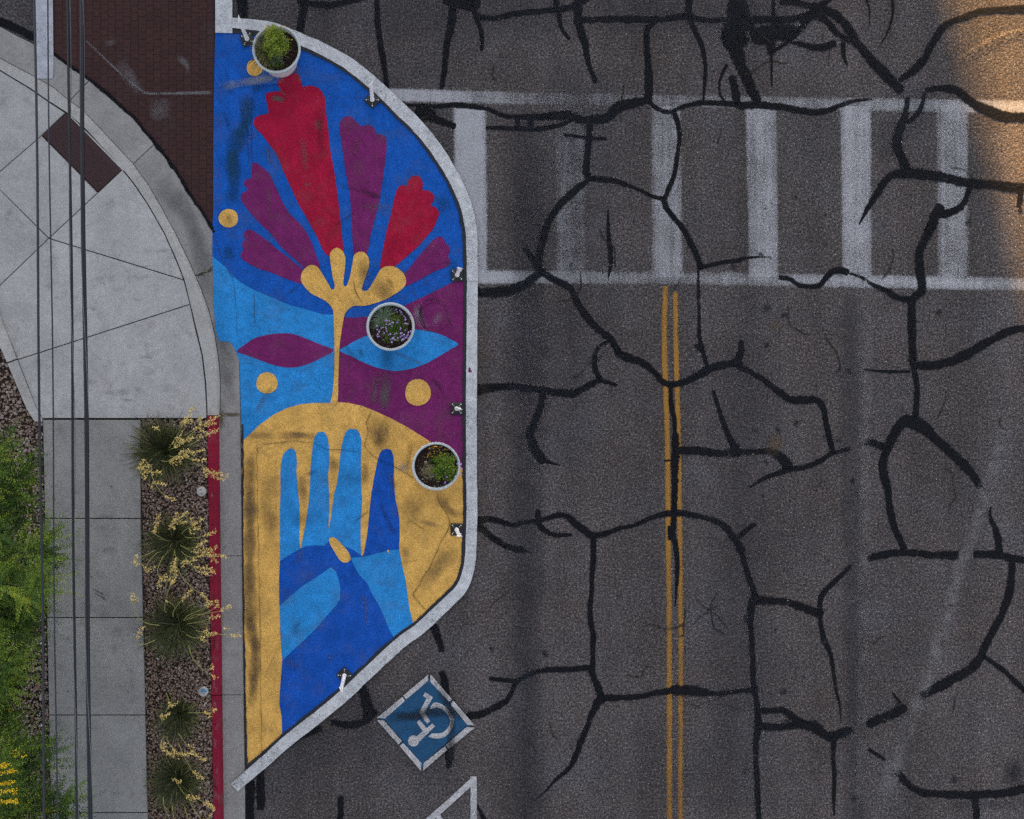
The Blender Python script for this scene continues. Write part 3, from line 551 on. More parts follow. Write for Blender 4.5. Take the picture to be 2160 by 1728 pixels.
# ------------------------------------------------------------------ street mural
OUT_R = [(491, 69), (560, 74), (600, 88), (635, 103), (661, 114), (694, 131), (722, 147), (750, 168), (775, 189), (806, 217), (834, 245), (864, 274), (889, 303), (917, 342), (945, 390), (964, 434), (974, 476), (977, 502), (978, 543), (979, 594), (978, 710), (977, 850), (977, 983), (978, 1080), (976, 1150), (974, 1181), (970, 1203), (959, 1231), (939, 1252), (909, 1281), (872, 1315), (831, 1345), (764, 1407), (714, 1454), (661, 1498), (594, 1551), (552, 1589), (522, 1614)]
OUT_L = [(519, 1540), (517, 1500), (515, 1387), (513, 1248), (511, 1100), (510, 930), (508, 864), (506, 770), (501, 750), (491, 728), (483, 721), (463, 720), (455, 697), (451, 647), (448, 540), (448, 492), (450, 440), (450, 300), (452, 150), (454, 69)]
mural = ptri('street_mural', OUT_R+OUT_L, .022, M['blue'], road); tag(mural, 'painted street mural of a blue hand below a red and purple flower')
LEFT = [(510, 935), (508, 864), (506, 770), (501, 750), (491, 728), (483, 721), (463, 720), (455, 697), (451, 647), (448, 540)]
def shape(name, pts, z, m, closed=True): return ptri(name, catmull(pts, True, 3) if closed else pts, z, M[m], mural)
ptri('light_blue_field', T('B', '65,290 100,320 160,370 220,440 280,490 380,545 500,595 650,660 780,695 900,730 990,733 990,1000 975,1420 800,1480 300,1710')+LEFT[:-1], .0245, M['light'], mural)
ptri('purple_field', T('B', '1050,750 1130,757 1250,745 1400,715 1520,665 1680,590 1800,530 1890,485 1968,478')+[(978, 710), (977, 850), (977, 992)]+T('C', '1700,420 1300,220 1010,120')+T('B', '1005,1380 1015,1050 1030,850'), .0247, M['purple'], mural)
ptri('yellow_field', T('C', '285,365 295,358 350,310 420,240 530,160 620,115 730,82 840,72 960,73 1010,65 1100,72 1200,95 1300,135 1420,190 1550,260 1700,355 1850,470 1966,577')+[p for p in OUT_R if p[1] > 1000 and p[1] < 1400]+[(714, 1454), (661, 1498), (594, 1551), (552, 1589), (522, 1614)]+OUT_L[:5], .0249, M['yellow'], mural)
HAND_L = T('D', '593,1090 590,950 572,850 580,700 594,520 580,320 575,100')+T('C', '572,1600 570,1400')
F13 = T('C', '577,1260 577,1000 577,880 582,750 580,600 590,500 610,450 650,418 680,422 698,450 705,520 700,600 715,760 725,860 727,1000 722,1100 730,1172 742,1168 745,1120 770,1000 795,830 805,700 808,580 825,400 840,330 865,295 910,290 935,330 948,400 952,520 940,620 948,740 950,900 943,1015 949,1020 962,950 985,770 1010,680 1025,560 1040,420 1060,330 1080,285 1110,268 1160,275 1185,310 1195,360 1190,500 1192,700 1200,800 1188,960 1188,1100 1192,1230')
F4 = T('C', '1203,1232 1215,1200 1240,1060 1255,900 1270,760 1290,640 1310,540 1330,460 1350,430 1385,418 1420,430 1438,480 1442,560 1440,650 1450,790 1470,880 1482,960 1485,1080 1480,1180')
SIDE = T('C', '1500,1290 1530,1420 1545,1540 1560,1640 1580,1718')
BOT = [(871, 1315), (831, 1345), (764, 1407), (714, 1454), (661, 1498)]
ptri('hand', HAND_L+F13+F4+SIDE+BOT, .0275, M['deep'], mural)
ptri('fingers', F13+T('C', '1150,1197 1100,1172 1060,1160 985,1150 955,1105 935,1135 915,1155 850,1152 780,1158 700,1195 640,1230 577,1272'), .0305, M['light'], mural)
ptri('palm_patch', T('C', '1110,1245 1200,1240 1300,1215 1400,1190 1480,1180')+SIDE+[(871, 1315), (831, 1345)]+T('D', '1400,280 1370,200 1330,110 1270,10')+T('C', '1240,1440 1180,1380 1140,1310'), .0307, M['light'], mural)
ptri('palm_patch', T('C', '575,1610 640,1550 760,1450 860,1390 920,1345 965,1315 1000,1350 1020,1400 1035,1480')+T('D', '1030,60 1000,110 930,185 870,260 760,370 680,440 598,520 585,380 578,200'), .0309, M['light'], mural)
shape('thumb', T('C', '950,1105 970,1090 1000,1100 1050,1150 1090,1195 1112,1240 1105,1270 1075,1283 1045,1275 1020,1250 990,1200 958,1145'), .0335, 'yellow')
ptri('yellow_chip', T('C', '1388,1185 1405,1190 1403,1216'), .0337, M['yellow'], mural)
PET = [('petal', 'red', 'A', '560,640 575,600 640,580 690,553 720,575 740,620 750,658 800,650 850,660 890,690 915,740 922,780 925,850 935,930 945,1010 950,1080 965,1180 980,1250 1000,1380 1015,1500 1030,1620 1044,1760 1052,1840 1058,1920 1020,1935 945,1940 900,1890 860,1800 820,1730 790,1670 720,1550 660,1420 600,1290 560,1190 500,1100 440,1020 400,980 378,940 385,900 410,880 450,870 490,858 485,820 475,770 468,730 480,705 530,695 582,688'),
    ('petal', 'purple', 'A', '1085,882 1120,890 1150,920 1180,950 1215,955 1250,948 1285,965 1302,995 1312,1020 1350,1022 1378,1045 1385,1100 1380,1180 1365,1290 1345,1430 1320,1560 1295,1660 1280,1720 1262,1790 1235,1920 1180,1930 1137,1930 1130,1850 1122,1740 1110,1500 1095,1400 1075,1300 1060,1190 1040,1060 1030,960 1045,905'),
    ('petal', 'red', 'A', '1610,1332 1640,1345 1660,1390 1657,1440 1700,1445 1740,1475 1745,1515 1718,1558 1755,1570 1783,1610 1770,1660 1740,1730 1700,1780 1640,1850 1560,1925 1490,1985 1430,2025 1342,2035 1350,1935 1367,1840 1390,1730 1420,1620 1440,1520 1460,1450 1480,1415 1510,1402 1540,1408 1550,1370 1575,1340'),
    ('petal', 'purple', 'A', '390,1232 430,1260 490,1310 530,1390 560,1450 600,1540 650,1620 735,1705 790,1785 822,1855 850,1935 880,2035 820,2045 757,2030 700,1975 640,1925 580,1865 500,1765 430,1700 340,1600 300,1545 280,1510 290,1465 332,1440 305,1400 315,1365 360,1345 358,1290 365,1245'),
    ('petal', 'purple', 'B', '330,90 370,95 420,130 490,180 560,240 640,300 700,350 752,392 760,440 735,497 680,480 600,450 500,410 420,385 340,345 290,310 278,280 300,240 288,200 312,165 302,120'),
    ('petal', 'purple', 'B', '1780,142 1815,150 1830,190 1862,220 1864,260 1850,285 1867,320 1864,350 1830,375 1750,405 1650,460 1590,490 1528,517 1500,470 1518,425 1560,380 1620,300 1700,210 1740,165'),
    ('eye_leaf', 'purple', 'B', '252,1010 310,960 380,915 460,890 560,876 650,876 720,893 800,925 900,965 960,988 983,1000 960,1025 900,1055 820,1095 740,1122 680,1133 600,1130 500,1105 400,1068 310,1035'),
    ('eye_leaf', 'light', 'B', '1030,1005 1090,965 1150,930 1240,890 1350,860 1480,845 1600,845 1700,858 1800,885 1870,920 1928,957 1870,995 1780,1050 1690,1100 1600,1135 1520,1153 1450,1160 1380,1150 1300,1130 1200,1090 1110,1045')]
for i, (nm, m, c, s) in enumerate(PET): shape(nm, T(c, s), .0275+i*.0001, m)
shape('flower_stem', T('B', '735,450 745,410 780,370 820,355 860,370 890,410 920,460 950,510 970,545 990,530 990,500 975,440 965,370 955,300 960,260 990,230 1020,228 1050,250 1072,300 1070,370 1062,440 1057,505 1070,522 1085,510 1105,450 1120,380 1130,320 1140,280 1170,258 1210,258 1240,285 1253,325 1248,380 1230,430 1210,490 1198,540 1220,553 1245,545 1280,490 1310,440 1335,395 1370,370 1420,365 1460,375 1500,405 1525,440 1532,490 1510,530 1450,575 1380,615 1300,645 1220,665 1150,665 1110,680 1080,710 1065,740 1050,820 1040,880 1030,960 1025,1050 1020,1200 1012,1398 962,1400 975,1330 985,1200 990,1050 988,900 985,800 982,720 970,680 930,635 870,600 810,570 760,515 738,480'), .031, 'yellow')
for c, x, y, rx_, ry_ in (('B', 478, 1250, 81, 83), ('B', 1622, 1322, 97, 104), ('A', 385, 515, 62, 64), ('A', 187, 1655, 74, 72)):
    shape('dot', T(c, [(x+rx_*(1+.03*math.sin(3*t+x))*math.cos(t), y+ry_*(1+.03*math.cos(2*t))*math.sin(t)) for t in [k*math.pi/12 for k in range(24)]]), .0312, 'yellow')
# black outline and white stripe
def offs(pl, d):
    out = []
    for i, p in enumerate(pl):
        a, b = pl[max(i-1, 0)], pl[min(i+1, len(pl)-1)]; dx, dy = b[0]-a[0], b[1]-a[1]; l = math.hypot(dx, dy); out.append((p[0]+dy/l*d, p[1]-dx/l*d))
    return out
V, F = ribbon(offs(OUT_R, 3), [9, 9, 9, 9], .0345, .16, False); mk('border_line', V, F, M['black'], mural)
V, F = ribbon([(x, y) for x, y in [(511.5, 895), (512, 1000), (512, 1150), (514, 1290), (516.5, 1420), (518, 1520), (521, 1615)]], [3, 4, 2, 4, 4, 3, 5], .0347, .5, False); mk('border_line', V, F, M['black'], mural)
up = [p for p in OUT_R if p[1] < 610]; lo = [p for p in OUT_R if p[1] >= 594]
V, F = ribbon(offs([(486, 66)]+up[1:], 18), [21, 25, 26, 27, 26, 24, 23], .0365, .03, False); mk('white_stripe', V, F, M['stripe'], mural)
V, F = ribbon(offs(lo, 17.5)+[(494, 1662)], [23, 23, 23, 23, 25, 25, 25, 22], .037, .025, False); mk('white_stripe', V, F, M['stripe'], mural)
ptri('white_stripe', [(454, -30), (490, -30), (490, 70), (454, 69)], .0375, M['stripe'], mural)
# grime, wear and cracks on the mural: first the many small scuffs
R.seed(31)
for _ in range(70):
    x, y = R.uniform(470, 970), R.uniform(90, 1560)
    if not inside((x, y), OUT_R+OUT_L): continue
    a_ = R.choice([R.gauss(1.57, .25), R.uniform(0, 3.14)]); l_ = R.uniform(8, 40); dx, dy = math.cos(a_)*l_, math.sin(a_)*l_
    if not (inside((x-dx, y-dy), OUT_R+OUT_L) and inside((x+dx, y+dy), OUT_R+OUT_L)): continue
    stain('scuff', [(x-dx, y-dy), (x+R.gauss(0, 3), y), (x+dx, y+dy)], R.uniform(4, 16), .0381+R.random()*.0003, M[R.choice(['st_dark', 'st_dark', 'st_brown', 'st_grey'])], mural, R.uniform(.25, .65))
R.seed(32)
# traced stains
for c, s, w2, m, a in (('C', '560,318 700,318 860,322', 70, 'st_brown', 1), ('C', '300,330 420,320 560,320', 60, 'st_brown', .6), ('C', '1330,170 1330,280 1350,380 1380,450', 170, 'st_brown', 1.), ('C', '1320,330 1345,400', 110, 'st_dark', .7), ('C', '1110,540 1100,640 1060,740', 170, 'st_dark', .4), ('C', '345,420 350,700 350,1000 345,1300 350,1700', 100, 'st_brown', .9), ('C', '480,560 500,900 520,1200', 150, 'st_brown', .5), ('D', '355,100 360,300 390,430 380,650 360,900', 100, 'st_brown', 1.), ('D', '350,130 355,250', 90, 'st_dark', .5),
        ('C', '1790,760 1850,880 1960,930', 70, 'st_brown', .9), ('C', '1920,1170 1780,1320 1640,1500', 130, 'st_brown', .7), ('C', '1640,760 1560,900 1520,1000', 220, 'st_brown', .5), ('C', '760,560 740,700 760,900', 100, 'st_brown', .6), ('C', '985,470 980,640', 70, 'st_brown', .8), ('C', '1225,520 1215,700', 60, 'st_brown', .9), ('C', '900,900 700,960 640,800', 160, 'st_dark', .25),
        ('A', '330,700 320,900 220,1150 230,1400 200,1560', 130, 'st_teal', 1.), ('A', '620,590 460,600 300,625 110,665', 70, 'st_pale', .9), ('A', '430,930 470,930', 110, 'st_grey', 1.), ('A', '500,735 620,760', 50, 'st_grey', .9), ('A', '640,610 650,640', 110, 'st_grey', .9), ('A', '830,940 900,945', 90, 'st_grey', .7), ('A', '880,820 890,1100 940,1200', 70, 'st_dark', .4),
        ('B', '1385,930 1390,1050 1385,1170', 130, 'st_teal', .55), ('B', '1380,1160 1375,1300 1360,1480', 90, 'st_grey', .8), ('B', '1300,1180 1290,1420', 40, 'st_grey', .5), ('B', '1620,640 1630,760 1700,850', 90, 'st_pale', .8), ('B', '1740,740 1790,790', 110, 'st_pale', .5), ('B', '180,200 200,330', 90, 'st_teal', .9), ('B', '1200,300 1220,480 1200,560', 110, 'st_brown', .7), ('B', '1400,480 1300,600', 170, 'st_brown', .6), ('A', '180,1620 200,1700', 60, 'st_dark', .7), ('B', '1840,300 1920,420', 90, 'st_teal', .5), ('A', '1790,1450 1850,1650', 130, 'st_teal', .5), ('C', '1460,540 1560,580', 90, 'st_pale', .7), ('A', '440,660 350,690', 70, 'st_teal', .8)):
    stain('grime', T(c, s), w2*q, .0385+ti*.00001, M[m], mural, a); ti += 1
for c, s, w2 in (('C', '440,388 530,376 620,370 700,362 830,378 950,425 1050,430 1190,455', 5), ('C', '1275,130 1230,220 1240,300 1222,400 1310,490 1450,560 1600,652', 6), ('C', '1762,740 1790,840 1865,980 1790,1140 1720,1300 1590,1530 1640,1590 1690,1650', 7), ('C', '402,360 405,700 415,1200 425,1720 438,2790', 4), ('B', '1130,460 1150,560 1200,640', 5), ('A', '365,700 360,1000 375,1330', 4), ('A', '325,900 345,1300', 3), ('B', '80,120 110,230 165,370', 5), ('B', '165,370 215,450 240,620 250,900', 4), ('A', '80,670 300,640 480,655 580,640', 4), ('A', '1000,735 1120,745 1240,735', 3), ('B', '380,560 385,820', 4), ('B', '300,1100 390,1110', 4)):
    stain('crack', [(x+R.uniform(-1, 1), y+R.uniform(-1, 1)) for x, y in catmull(T(c, s), False, 14)], w2*q*1.9, .0392, M['st_crack'], mural, 1.)
mb = MB(); c = P(915, 667, .0395); mb.lathe([(.245, 0), (.236, .004), (.226, 0)], c, 40); mb.build('buried_lid_ring', M['purple'], mural)
stain('grime', [(888, 640), (889, 668), (900, 695)], 7, .0445, M['st_dark'], mural, 1.); stain('grime', [(892, 640), (905, 632), (930, 634)], 5, .0446, M['st_dark'], mural, .9)
shape('paint_drip', [(990, 774), (994, 781), (996, 785), (988, 785)], .0395, 'purple')

# ------------------------------------------------------------------ gravel beds
bed1 = [(298, 885), (437, 885), (450, 1728), (453, 1900), (317, 1900), (303, 1295)]
bed2 = [(-110, 470), (-60, 596), (0, 733), (56, 864), (73, 890), (90, 890), (97, 1296), (104, 1546), (112, 1900), (-110, 1900)]
rng = np.random.default_rng(5)
ph = (1+5**.5)/2
ICO = np.array([(-1, ph, 0), (1, ph, 0), (-1, -ph, 0), (1, -ph, 0), (0, -1, ph), (0, 1, ph), (0, -1, -ph), (0, 1, -ph), (ph, 0, -1), (ph, 0, 1), (-ph, 0, -1), (-ph, 0, 1)])/math.hypot(1, ph)
ICF = np.array([(0, 11, 5), (0, 5, 1), (0, 1, 7), (0, 7, 10), (0, 10, 11), (1, 5, 9), (5, 11, 4), (11, 10, 2), (10, 7, 6), (7, 1, 8), (3, 9, 4), (3, 4, 2), (3, 2, 6), (3, 6, 8), (3, 8, 9), (4, 9, 5), (2, 4, 11), (6, 2, 10), (8, 6, 7), (9, 8, 1)])
def gravel(name, poly, n, zb, label, rmin, rmax, tone):
    bed = mk('gravel_bed', [P(x, y, zb-.02) for x, y in poly], [tuple(range(len(poly)))[::-1]], M['soil']); tag(bed, 'dark soil under the '+label, kind='structure')
    xs = [p[0] for p in poly]; yy = [p[1] for p in poly]; pts = []
    while len(pts) < n:
        x, y = R.uniform(min(xs), max(xs)), R.uniform(min(yy), min(max(yy), 1760))
        if inside((x, y), poly): pts.append(P(x, y, zb))
    pts = np.array(pts); rad = rng.uniform(rmin, rmax, n)*rng.choice([.6, 1, 1, 1.35], n)
    sc_ = rng.uniform(.65, 1.25, (n, 1, 3))*rad[:, None, None]; a = rng.uniform(0, 6.28, n); ca, sa = np.cos(a)[:, None], np.sin(a)[:, None]
    V = ICO[None]*sc_*rng.uniform(.85, 1.15, (n, 12, 1)); X = V[:, :, 0]*ca-V[:, :, 1]*sa; Y = V[:, :, 0]*sa+V[:, :, 1]*ca
    V = np.stack([X, Y, V[:, :, 2]*.75], 2)+pts[:, None]; V[:, :, 2] += rng.uniform(-.012, .012, (n, 1))
    F = (ICF[None]+12*np.arange(n)[:, None, None]).reshape(-1, 3)
    o = mk(name, V.reshape(-1, 3), F, M['gravel'], None, False, np.repeat(np.clip(rng.normal(tone, .20, n), 0, 1), 12)); return tag(o, label, 'gravel', kind='stuff')
gravel('gravel', bed1, 12500, .115, 'brown and grey gravel in the planting strip by the red kerb', .011, .018, .40)
gravel('gravel', bed2, 12500, .115, 'pinkish brown gravel left of the sidewalk under the trees', .014, .022, .52)

# ------------------------------------------------------------------ valve lids
for (x, y), lab, blue in (((425, 1037), 'plain round pale lid with two holes in the gravel below the largest strap leaf plant', 0), ((429, 1459), 'round pale lid smeared with blue paint in the gravel by the red kerb', 1)):
    c = P(x, y, .13); t = empty('valve_lid', c); tag(t, lab, 'lid', 'lids in the planting strip')
    mb = MB(); mb.lathe([(.078, -.04), (.078, .004), (.073, .010), (.0005, .011)], c, 28); mb.build('cover', M['lid'], t, True)
    for k in (-1, 1): mb = MB(); mb.lathe([(.0085, 0), (.0005, .0005)], (c[0]+.006*k, c[1]-.033*k, c[2]+.0115), 10); mb.build('hole', M['hole'], t)
    if blue: stain('blue_smear', [(x-8, y-1), (x, y-2), (x+8, y+1)], 9, .1435, M['lidblue'], t, 1.)

# ------------------------------------------------------------------ flexible white posts
POSTS = [((522, 84), 18, 78, 'white flexible post beside the planter with the tall grass', 0), ((785.5, 212), 45, 40, 'white flexible post between the crossing and the purple petal', 0), ((964, 581), 2, -14, 'white flexible post at the tip of the right purple petal', 0),
    ((963, 862), 0, -20, 'white flexible post on purple paint seen straight from above', 0), ((963, 1117), 0, 4, 'white flexible post on yellow paint right of the blue hand', 0), ((726.5, 1424), 43, -52, 'white flexible post on blue paint at the wrist of the hand', 0)]
for (x, y), rot, flat, lab, _ in POSTS:
    zb = .038; b = Vector(P(x, y, zb)); t = empty('flexible_post', b); tag(t, lab, 'post', 'flexible posts along the mural edge')
    ca, sa = math.cos(math.radians(rot)), math.sin(math.radians(rot)); rt = lambda u, v, z: (b.x+u*ca-v*sa, b.y+u*sa+v*ca, zb+z)
    h = .098; V = [rt(u*k, v*k, z) for k, z in ((h, 0), (h, .010), (h*.86, .024), (.045, .030)) for u, v in ((-1, -1), (1, -1), (1, 1), (-1, 1))]
    F = [(4*i+k, 4*i+(k+1) % 4, 4*i+4+(k+1) % 4, 4*i+4+k) for i in range(3) for k in range(4)]+[(12, 13, 14, 15)]
    mk('base', V, F, M['rubber'], t, org=b)
    for u in (-1, 1):
        for v in (-1, 1):
            for d, r in ((.068, .0105), (.047, .0068)):
                mb = MB(); mb.lathe([(r, -.004), (r*.9, .004), (r*.4, .007), (.0004, .0075)], rt(u*d, v*d, .027), 10); mb.build('bolt', M['bolt'], t, True)
    fa = math.radians(flat); V, F, n = [], [], 20; HT = .70; lean = Vector((R.uniform(-.008, .008), R.uniform(-.008, .008)))
    prof = [(.02, .036, .036), (.05, .036, .036), (.055, .030, .030), (.56, .028, .028), (.62, .034, .022), (.68, .044, .010), (HT, .050, .005)]
    for z, a, c in prof:
        for k in range(n):
            th = 2*math.pi*k/n; u, v = a*math.cos(th), c*math.sin(th); f = z/HT
            V.append((b.x+u*math.cos(fa)-v*math.sin(fa)+lean.x*f, b.y+u*math.sin(fa)+v*math.cos(fa)+lean.y*f, zb+z+(.02*u/.05 if z > .6 else 0)))
    F = [(i*n+k, i*n+(k+1) % n, (i+1)*n+(k+1) % n, (i+1)*n+k) for i in range(len(prof)-1) for k in range(n)]+[tuple((len(prof)-1)*n+k for k in range(n))]
    mk('tube', V, F, M['post'], t, True, org=b)

# ------------------------------------------------------------------ plants: small builders
def blade(mb, base, az, length, lean, droop, w, a, seg=5):
    """one arching strap leaf from base; lean = share of length that goes sideways"""
    V, d = [], Vector((math.cos(az), math.sin(az), 0)); s = Vector((-d.y, d.x, 0))
    for i in range(seg+1):
        t = i/seg; r = length*lean*t; z = length*(t*(1-lean*.5)-droop*t*t); ww = w*(1-.85*t*t)/2
        p = Vector(base)+d*r+Vector((0, 0, z)); V += [p-s*ww+Vector((0, 0, ww*.5)), p+s*ww]
    mb.add(V, [(2*i, 2*i+1, 2*i+3, 2*i+2) for i in range(seg)], a)
def leafquad(mb, p, size, a, up=.5, wid=.45):
    d = Vector((R.gauss(0, 1), R.gauss(0, 1), R.gauss(0, up))).normalized(); s = d.cross(Vector((R.gauss(0, .4), R.gauss(0, .4), 1))).normalized()*size*wid/2
    p = Vector(p); mb.add([p-d*size*.5, p+s, p+d*size*.5, p-s], [(0, 1, 2, 3)], a)
def flower(mb, p, r, a, n=6, tilt=.25):
    nz = Vector((R.gauss(0, tilt), R.gauss(0, tilt), 1)).normalized(); u = nz.orthogonal().normalized(); v = nz.cross(u); p = Vector(p)
    mb.add([p+nz*r*.15]+[p+(u*math.cos(k*math.pi/n)+v*math.sin(k*math.pi/n))*r*(1 if k % 2 == 0 else .62) for k in range(2*n)], [(0, 1+k, 1+(k+1) % (2*n)) for k in range(2*n)], a)

# ------------------------------------------------------------------ planters
def planter(px, py, label):
    zb = .036; HT = .455; k = H/(H-HT); x, y, _ = P(CX+(px-CX)/k, CY+(py-CY)/k, 0); c = (x, y, zb); t = empty('planter', c); tag(t, label, 'planter', 'round planters on the mural')
    mb = MB(); mb.lathe([(.02, 0), (.262, 0), (.275, .01), (.30, .13), (.335, .32), (.352, .395)], c, 64); mb.build('pot', M['pot'], t, True)
    mb = MB(); mb.lathe([(.350, .375), (.362, .382), (.371, .392), (.379, .425), (.378, .438), (.370, .4455), (.352, .4455), (.343, .440), (.338, .425), (.336, .30)], c, 72); mb.build('rim', M['rim'], t, True)
    V, F, A = [], [], []; nr, na = 9, 40
    for i in range(nr+1):
        for j in range(na):
            r = .337*i/nr; th = 2*math.pi*j/na; V.append((x+r*math.cos(th), y+r*math.sin(th), zb+.345+.022*noise.noise((x+r*math.cos(th)*9, y+r*math.sin(th)*9, 1))))
    for i in range(nr):
        for j in range(na): F.append((i*na+j, i*na+(j+1) % na, (i+1)*na+(j+1) % na, (i+1)*na+j))
    mk('soil', V, F, M['mulch'], t, True, [.25]*len(V))
    mb = MB()
    for _ in range(1000):
        r = .33*math.sqrt(R.random()); th = R.uniform(0, 6.28); p = (x+r*math.cos(th), y+r*math.sin(th), zb+.352+R.uniform(0, .014)); s = R.uniform(.004, .011); a = min(1, max(0, R.gauss(.42, .28)))
        V = ICO*np.array([s*R.uniform(.6, 1.6), s*R.uniform(.6, 1.6), s*.6])+np.array(p); mb.add(V.tolist(), ICF.tolist(), a)
    mb.build('mulch', M['mulch'], t)['kind'] = 'stuff'
    return Vector((x, y, zb+.35)), t
def at(c, px, py, z):                                    # pixel -> point at height z
    return Vector(P(px, py, z))
def bush(name, label, ctr, rad, hgt, n, size, mat, cat, a0=.45, stems=14, sq=1., wid=.24):
    t = empty(name, ctr); tag(t, label, cat, 'plants in the planters'); mb = MB(); st = MB()
    for k in range(stems):
        az = R.uniform(0, 6.28); rr = rad*math.sqrt(R.random()); tip = Vector(ctr)+Vector((rr*math.cos(az), rr*math.sin(az)*sq, hgt*(1-.5*(rr/rad)**2)*R.uniform(.6, 1.1)))
        mid = (Vector(ctr)+tip)/2+Vector((0, 0, hgt*.15)); st.tube([ctr, mid, tip], [.004, .003, .0015], 4)
        for _ in range(n//stems):
            f = R.uniform(.25, 1.08); p = Vector(ctr).lerp(tip, f)+Vector((0, 0, hgt*.2*math.sin(f*3.1)))+Vector((R.gauss(0, 1), R.gauss(0, 1), R.gauss(0, .6)))*size*.55
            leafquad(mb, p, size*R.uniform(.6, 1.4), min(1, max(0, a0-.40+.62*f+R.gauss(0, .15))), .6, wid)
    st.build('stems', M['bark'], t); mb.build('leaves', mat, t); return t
def tuft(name, label, ctr, n, ln, mat, cat, w=.006, a0=.5, bias=None):
    t = empty(name, ctr); tag(t, label, cat, 'plants in the planters'); mb = MB()
    for _ in range(n):
        az = R.uniform(0, 6.28); b = Vector(ctr)+Vector((R.gauss(0, .02), R.gauss(0, .02), 0)); f = R.random()
        blade(mb, b, az, ln*R.uniform(.55, 1.1), .25+.75*math.sqrt(f), .15+.55*f, w*R.uniform(.7, 1.3), min(1, max(0, R.gauss(a0, .25))))
    mb.build('blades', mat, t); return t
def blossoms(parent, pts, r, mat, n=6, stems=None):
    for p in pts:
        mb = MB(); flower(mb, p, r*R.uniform(.8, 1.2), R.random(), n); mb.build('flower', mat, parent)
    if stems:
        mb = MB()
        for p in pts:
            b = Vector(stems).lerp(Vector((p[0], p[1], stems[2])), .35); mb.tube([b, b.lerp(Vector(p), .6)+Vector((0, 0, .02)), p], .0017, 4)
        mb.build('flower_stems', M['bark'], parent)
c1, p1 = planter(583.4, 104.5, 'pale round planter at the top with tall grass and feathery greenery')
tuft('grass_clump', 'olive brown grass clump on the left of the top planter', at(c1, 566, 112, .385), 420, .40, M['strap'], 'grass', .008, .70)
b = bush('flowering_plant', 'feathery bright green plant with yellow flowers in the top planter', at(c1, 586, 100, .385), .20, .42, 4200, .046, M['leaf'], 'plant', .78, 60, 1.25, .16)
for dx, dy in ((565, 60), (563, 58), (566, 55), (593, 56), (594, 54), (602, 56), (569, 68), (583, 66), (616, 84), (598, 55), (556, 71), (568, 79), (564, 53)): blossoms(b, [at(c1, dx, dy, R.uniform(.62, .75))], .014, M['orange'], 5)
bush('sage_plant', 'small grey green plant at the front of the top planter', at(c1, 584, 126, .385), .11, .12, 700, .022, M['sage'], 'plant', .5, 12)
tuft('grass_clump', 'few short green shoots at the lower edge of the top planter', at(c1, 588, 136, .385), 70, .13, M['leaf'], 'grass', .008, .6)
c2, p2 = planter(823.7, 689.3, 'pale round planter with lilac flowers in the middle of the mural')
tuft('yucca_tuft', 'spiky pale green tuft in the planter with lilac flowers', at(c2, 809, 670, .385), 150, .30, M['sage'], 'plant', .009, .75)
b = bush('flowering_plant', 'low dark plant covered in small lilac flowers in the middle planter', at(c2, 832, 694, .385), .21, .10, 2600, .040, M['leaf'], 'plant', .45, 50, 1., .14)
def zc(s): return [(740+float(a)/10.78, 610+float(b_)/10.78) for a, b_ in (p.split(',') for p in s.split())]
blossoms(b, [at(c2, x, y, R.uniform(.49, .55)) for x, y in zc('1035,462 1115,485 1060,520 1145,522 1162,575 1210,617 1240,655 1240,700 1335,585 1370,600 825,710 780,717 873,720 938,755 957,762 1070,705 1078,757 1050,768 1220,778 1255,783 1292,795 895,795 855,815 935,842 803,797 595,840 730,873 692,888 797,863 805,905 600,922 648,937 643,972 817,955 757,998 615,1028 615,1080 655,1075 1125,922 1132,885 1243,932 862,1043 898,1022 995,1027 1037,1005 1135,1007 1170,993 1310,985 1362,958 1300,1028 1288,1052 1210,1035 1160,1060 1125,1085 1215,1085 1250,1110 1305,1112 1345,1075 983,1090 955,1115 970,1135 1070,1113 918,1140 1008,1155 930,1208 1175,1140 1202,1140 1157,1170 1270,1075')], .0155, M['lilac'], 5, at(c2, 832, 694, .385))
c3, p3 = planter(919.9, 983.6, 'pale round planter with yellow button flowers on the lower right')
b = tuft('button_flower_plant', 'dark wiry plant with tiny yellow button flowers in the lower planter', at(c3, 919, 974, .385), 120, .20, M['leaf'], 'plant', .004, .3)
def yc(s): return [(840+float(a)/10.78, 910+float(b_)/10.78) for a, b_ in (p.split(',') for p in s.split())]
blossoms(b, [at(c3, x, y, R.uniform(.47, .56)) for x, y in yc('715,378 697,398 763,375 797,358 800,388 825,347 845,342 865,345 885,345 910,383 948,357 985,347 940,425 880,453 953,470 1045,408 1080,405 1128,418 1052,520 945,548 820,500 770,568 718,478 667,520 702,515 735,508 682,553 665,588 812,455')], .0095, M['orange'], 5, at(c3, 919, 972, .385))
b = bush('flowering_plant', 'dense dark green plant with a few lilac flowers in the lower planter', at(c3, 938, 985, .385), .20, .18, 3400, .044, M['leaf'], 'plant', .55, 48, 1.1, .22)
blossoms(b, [at(c3, x, y, R.uniform(.52, .58)) for x, y in yc('1345,735 1420,748 1443,850 1413,965 1298,1025 1105,1040 1072,1150 1058,1180')], .018, M['lilac'], 5)
bush('dried_plant', 'dry straw coloured plant on the left of the lower planter', at(c3, 907, 992, .385), .15, .08, 1000, .04, M['dry'], 'plant', .6, 30, 1., .1)
mb = MB(); V = ICO*np.array([.028, .022, .02])+np.array(at(c3, 898, 975, .40)); mb.add(V.tolist(), ICF.tolist(), .8); o = mb.build('stone', M['gravel'], None, True); tag(o, 'small pinkish stone on the soil of the lower planter', 'stone')

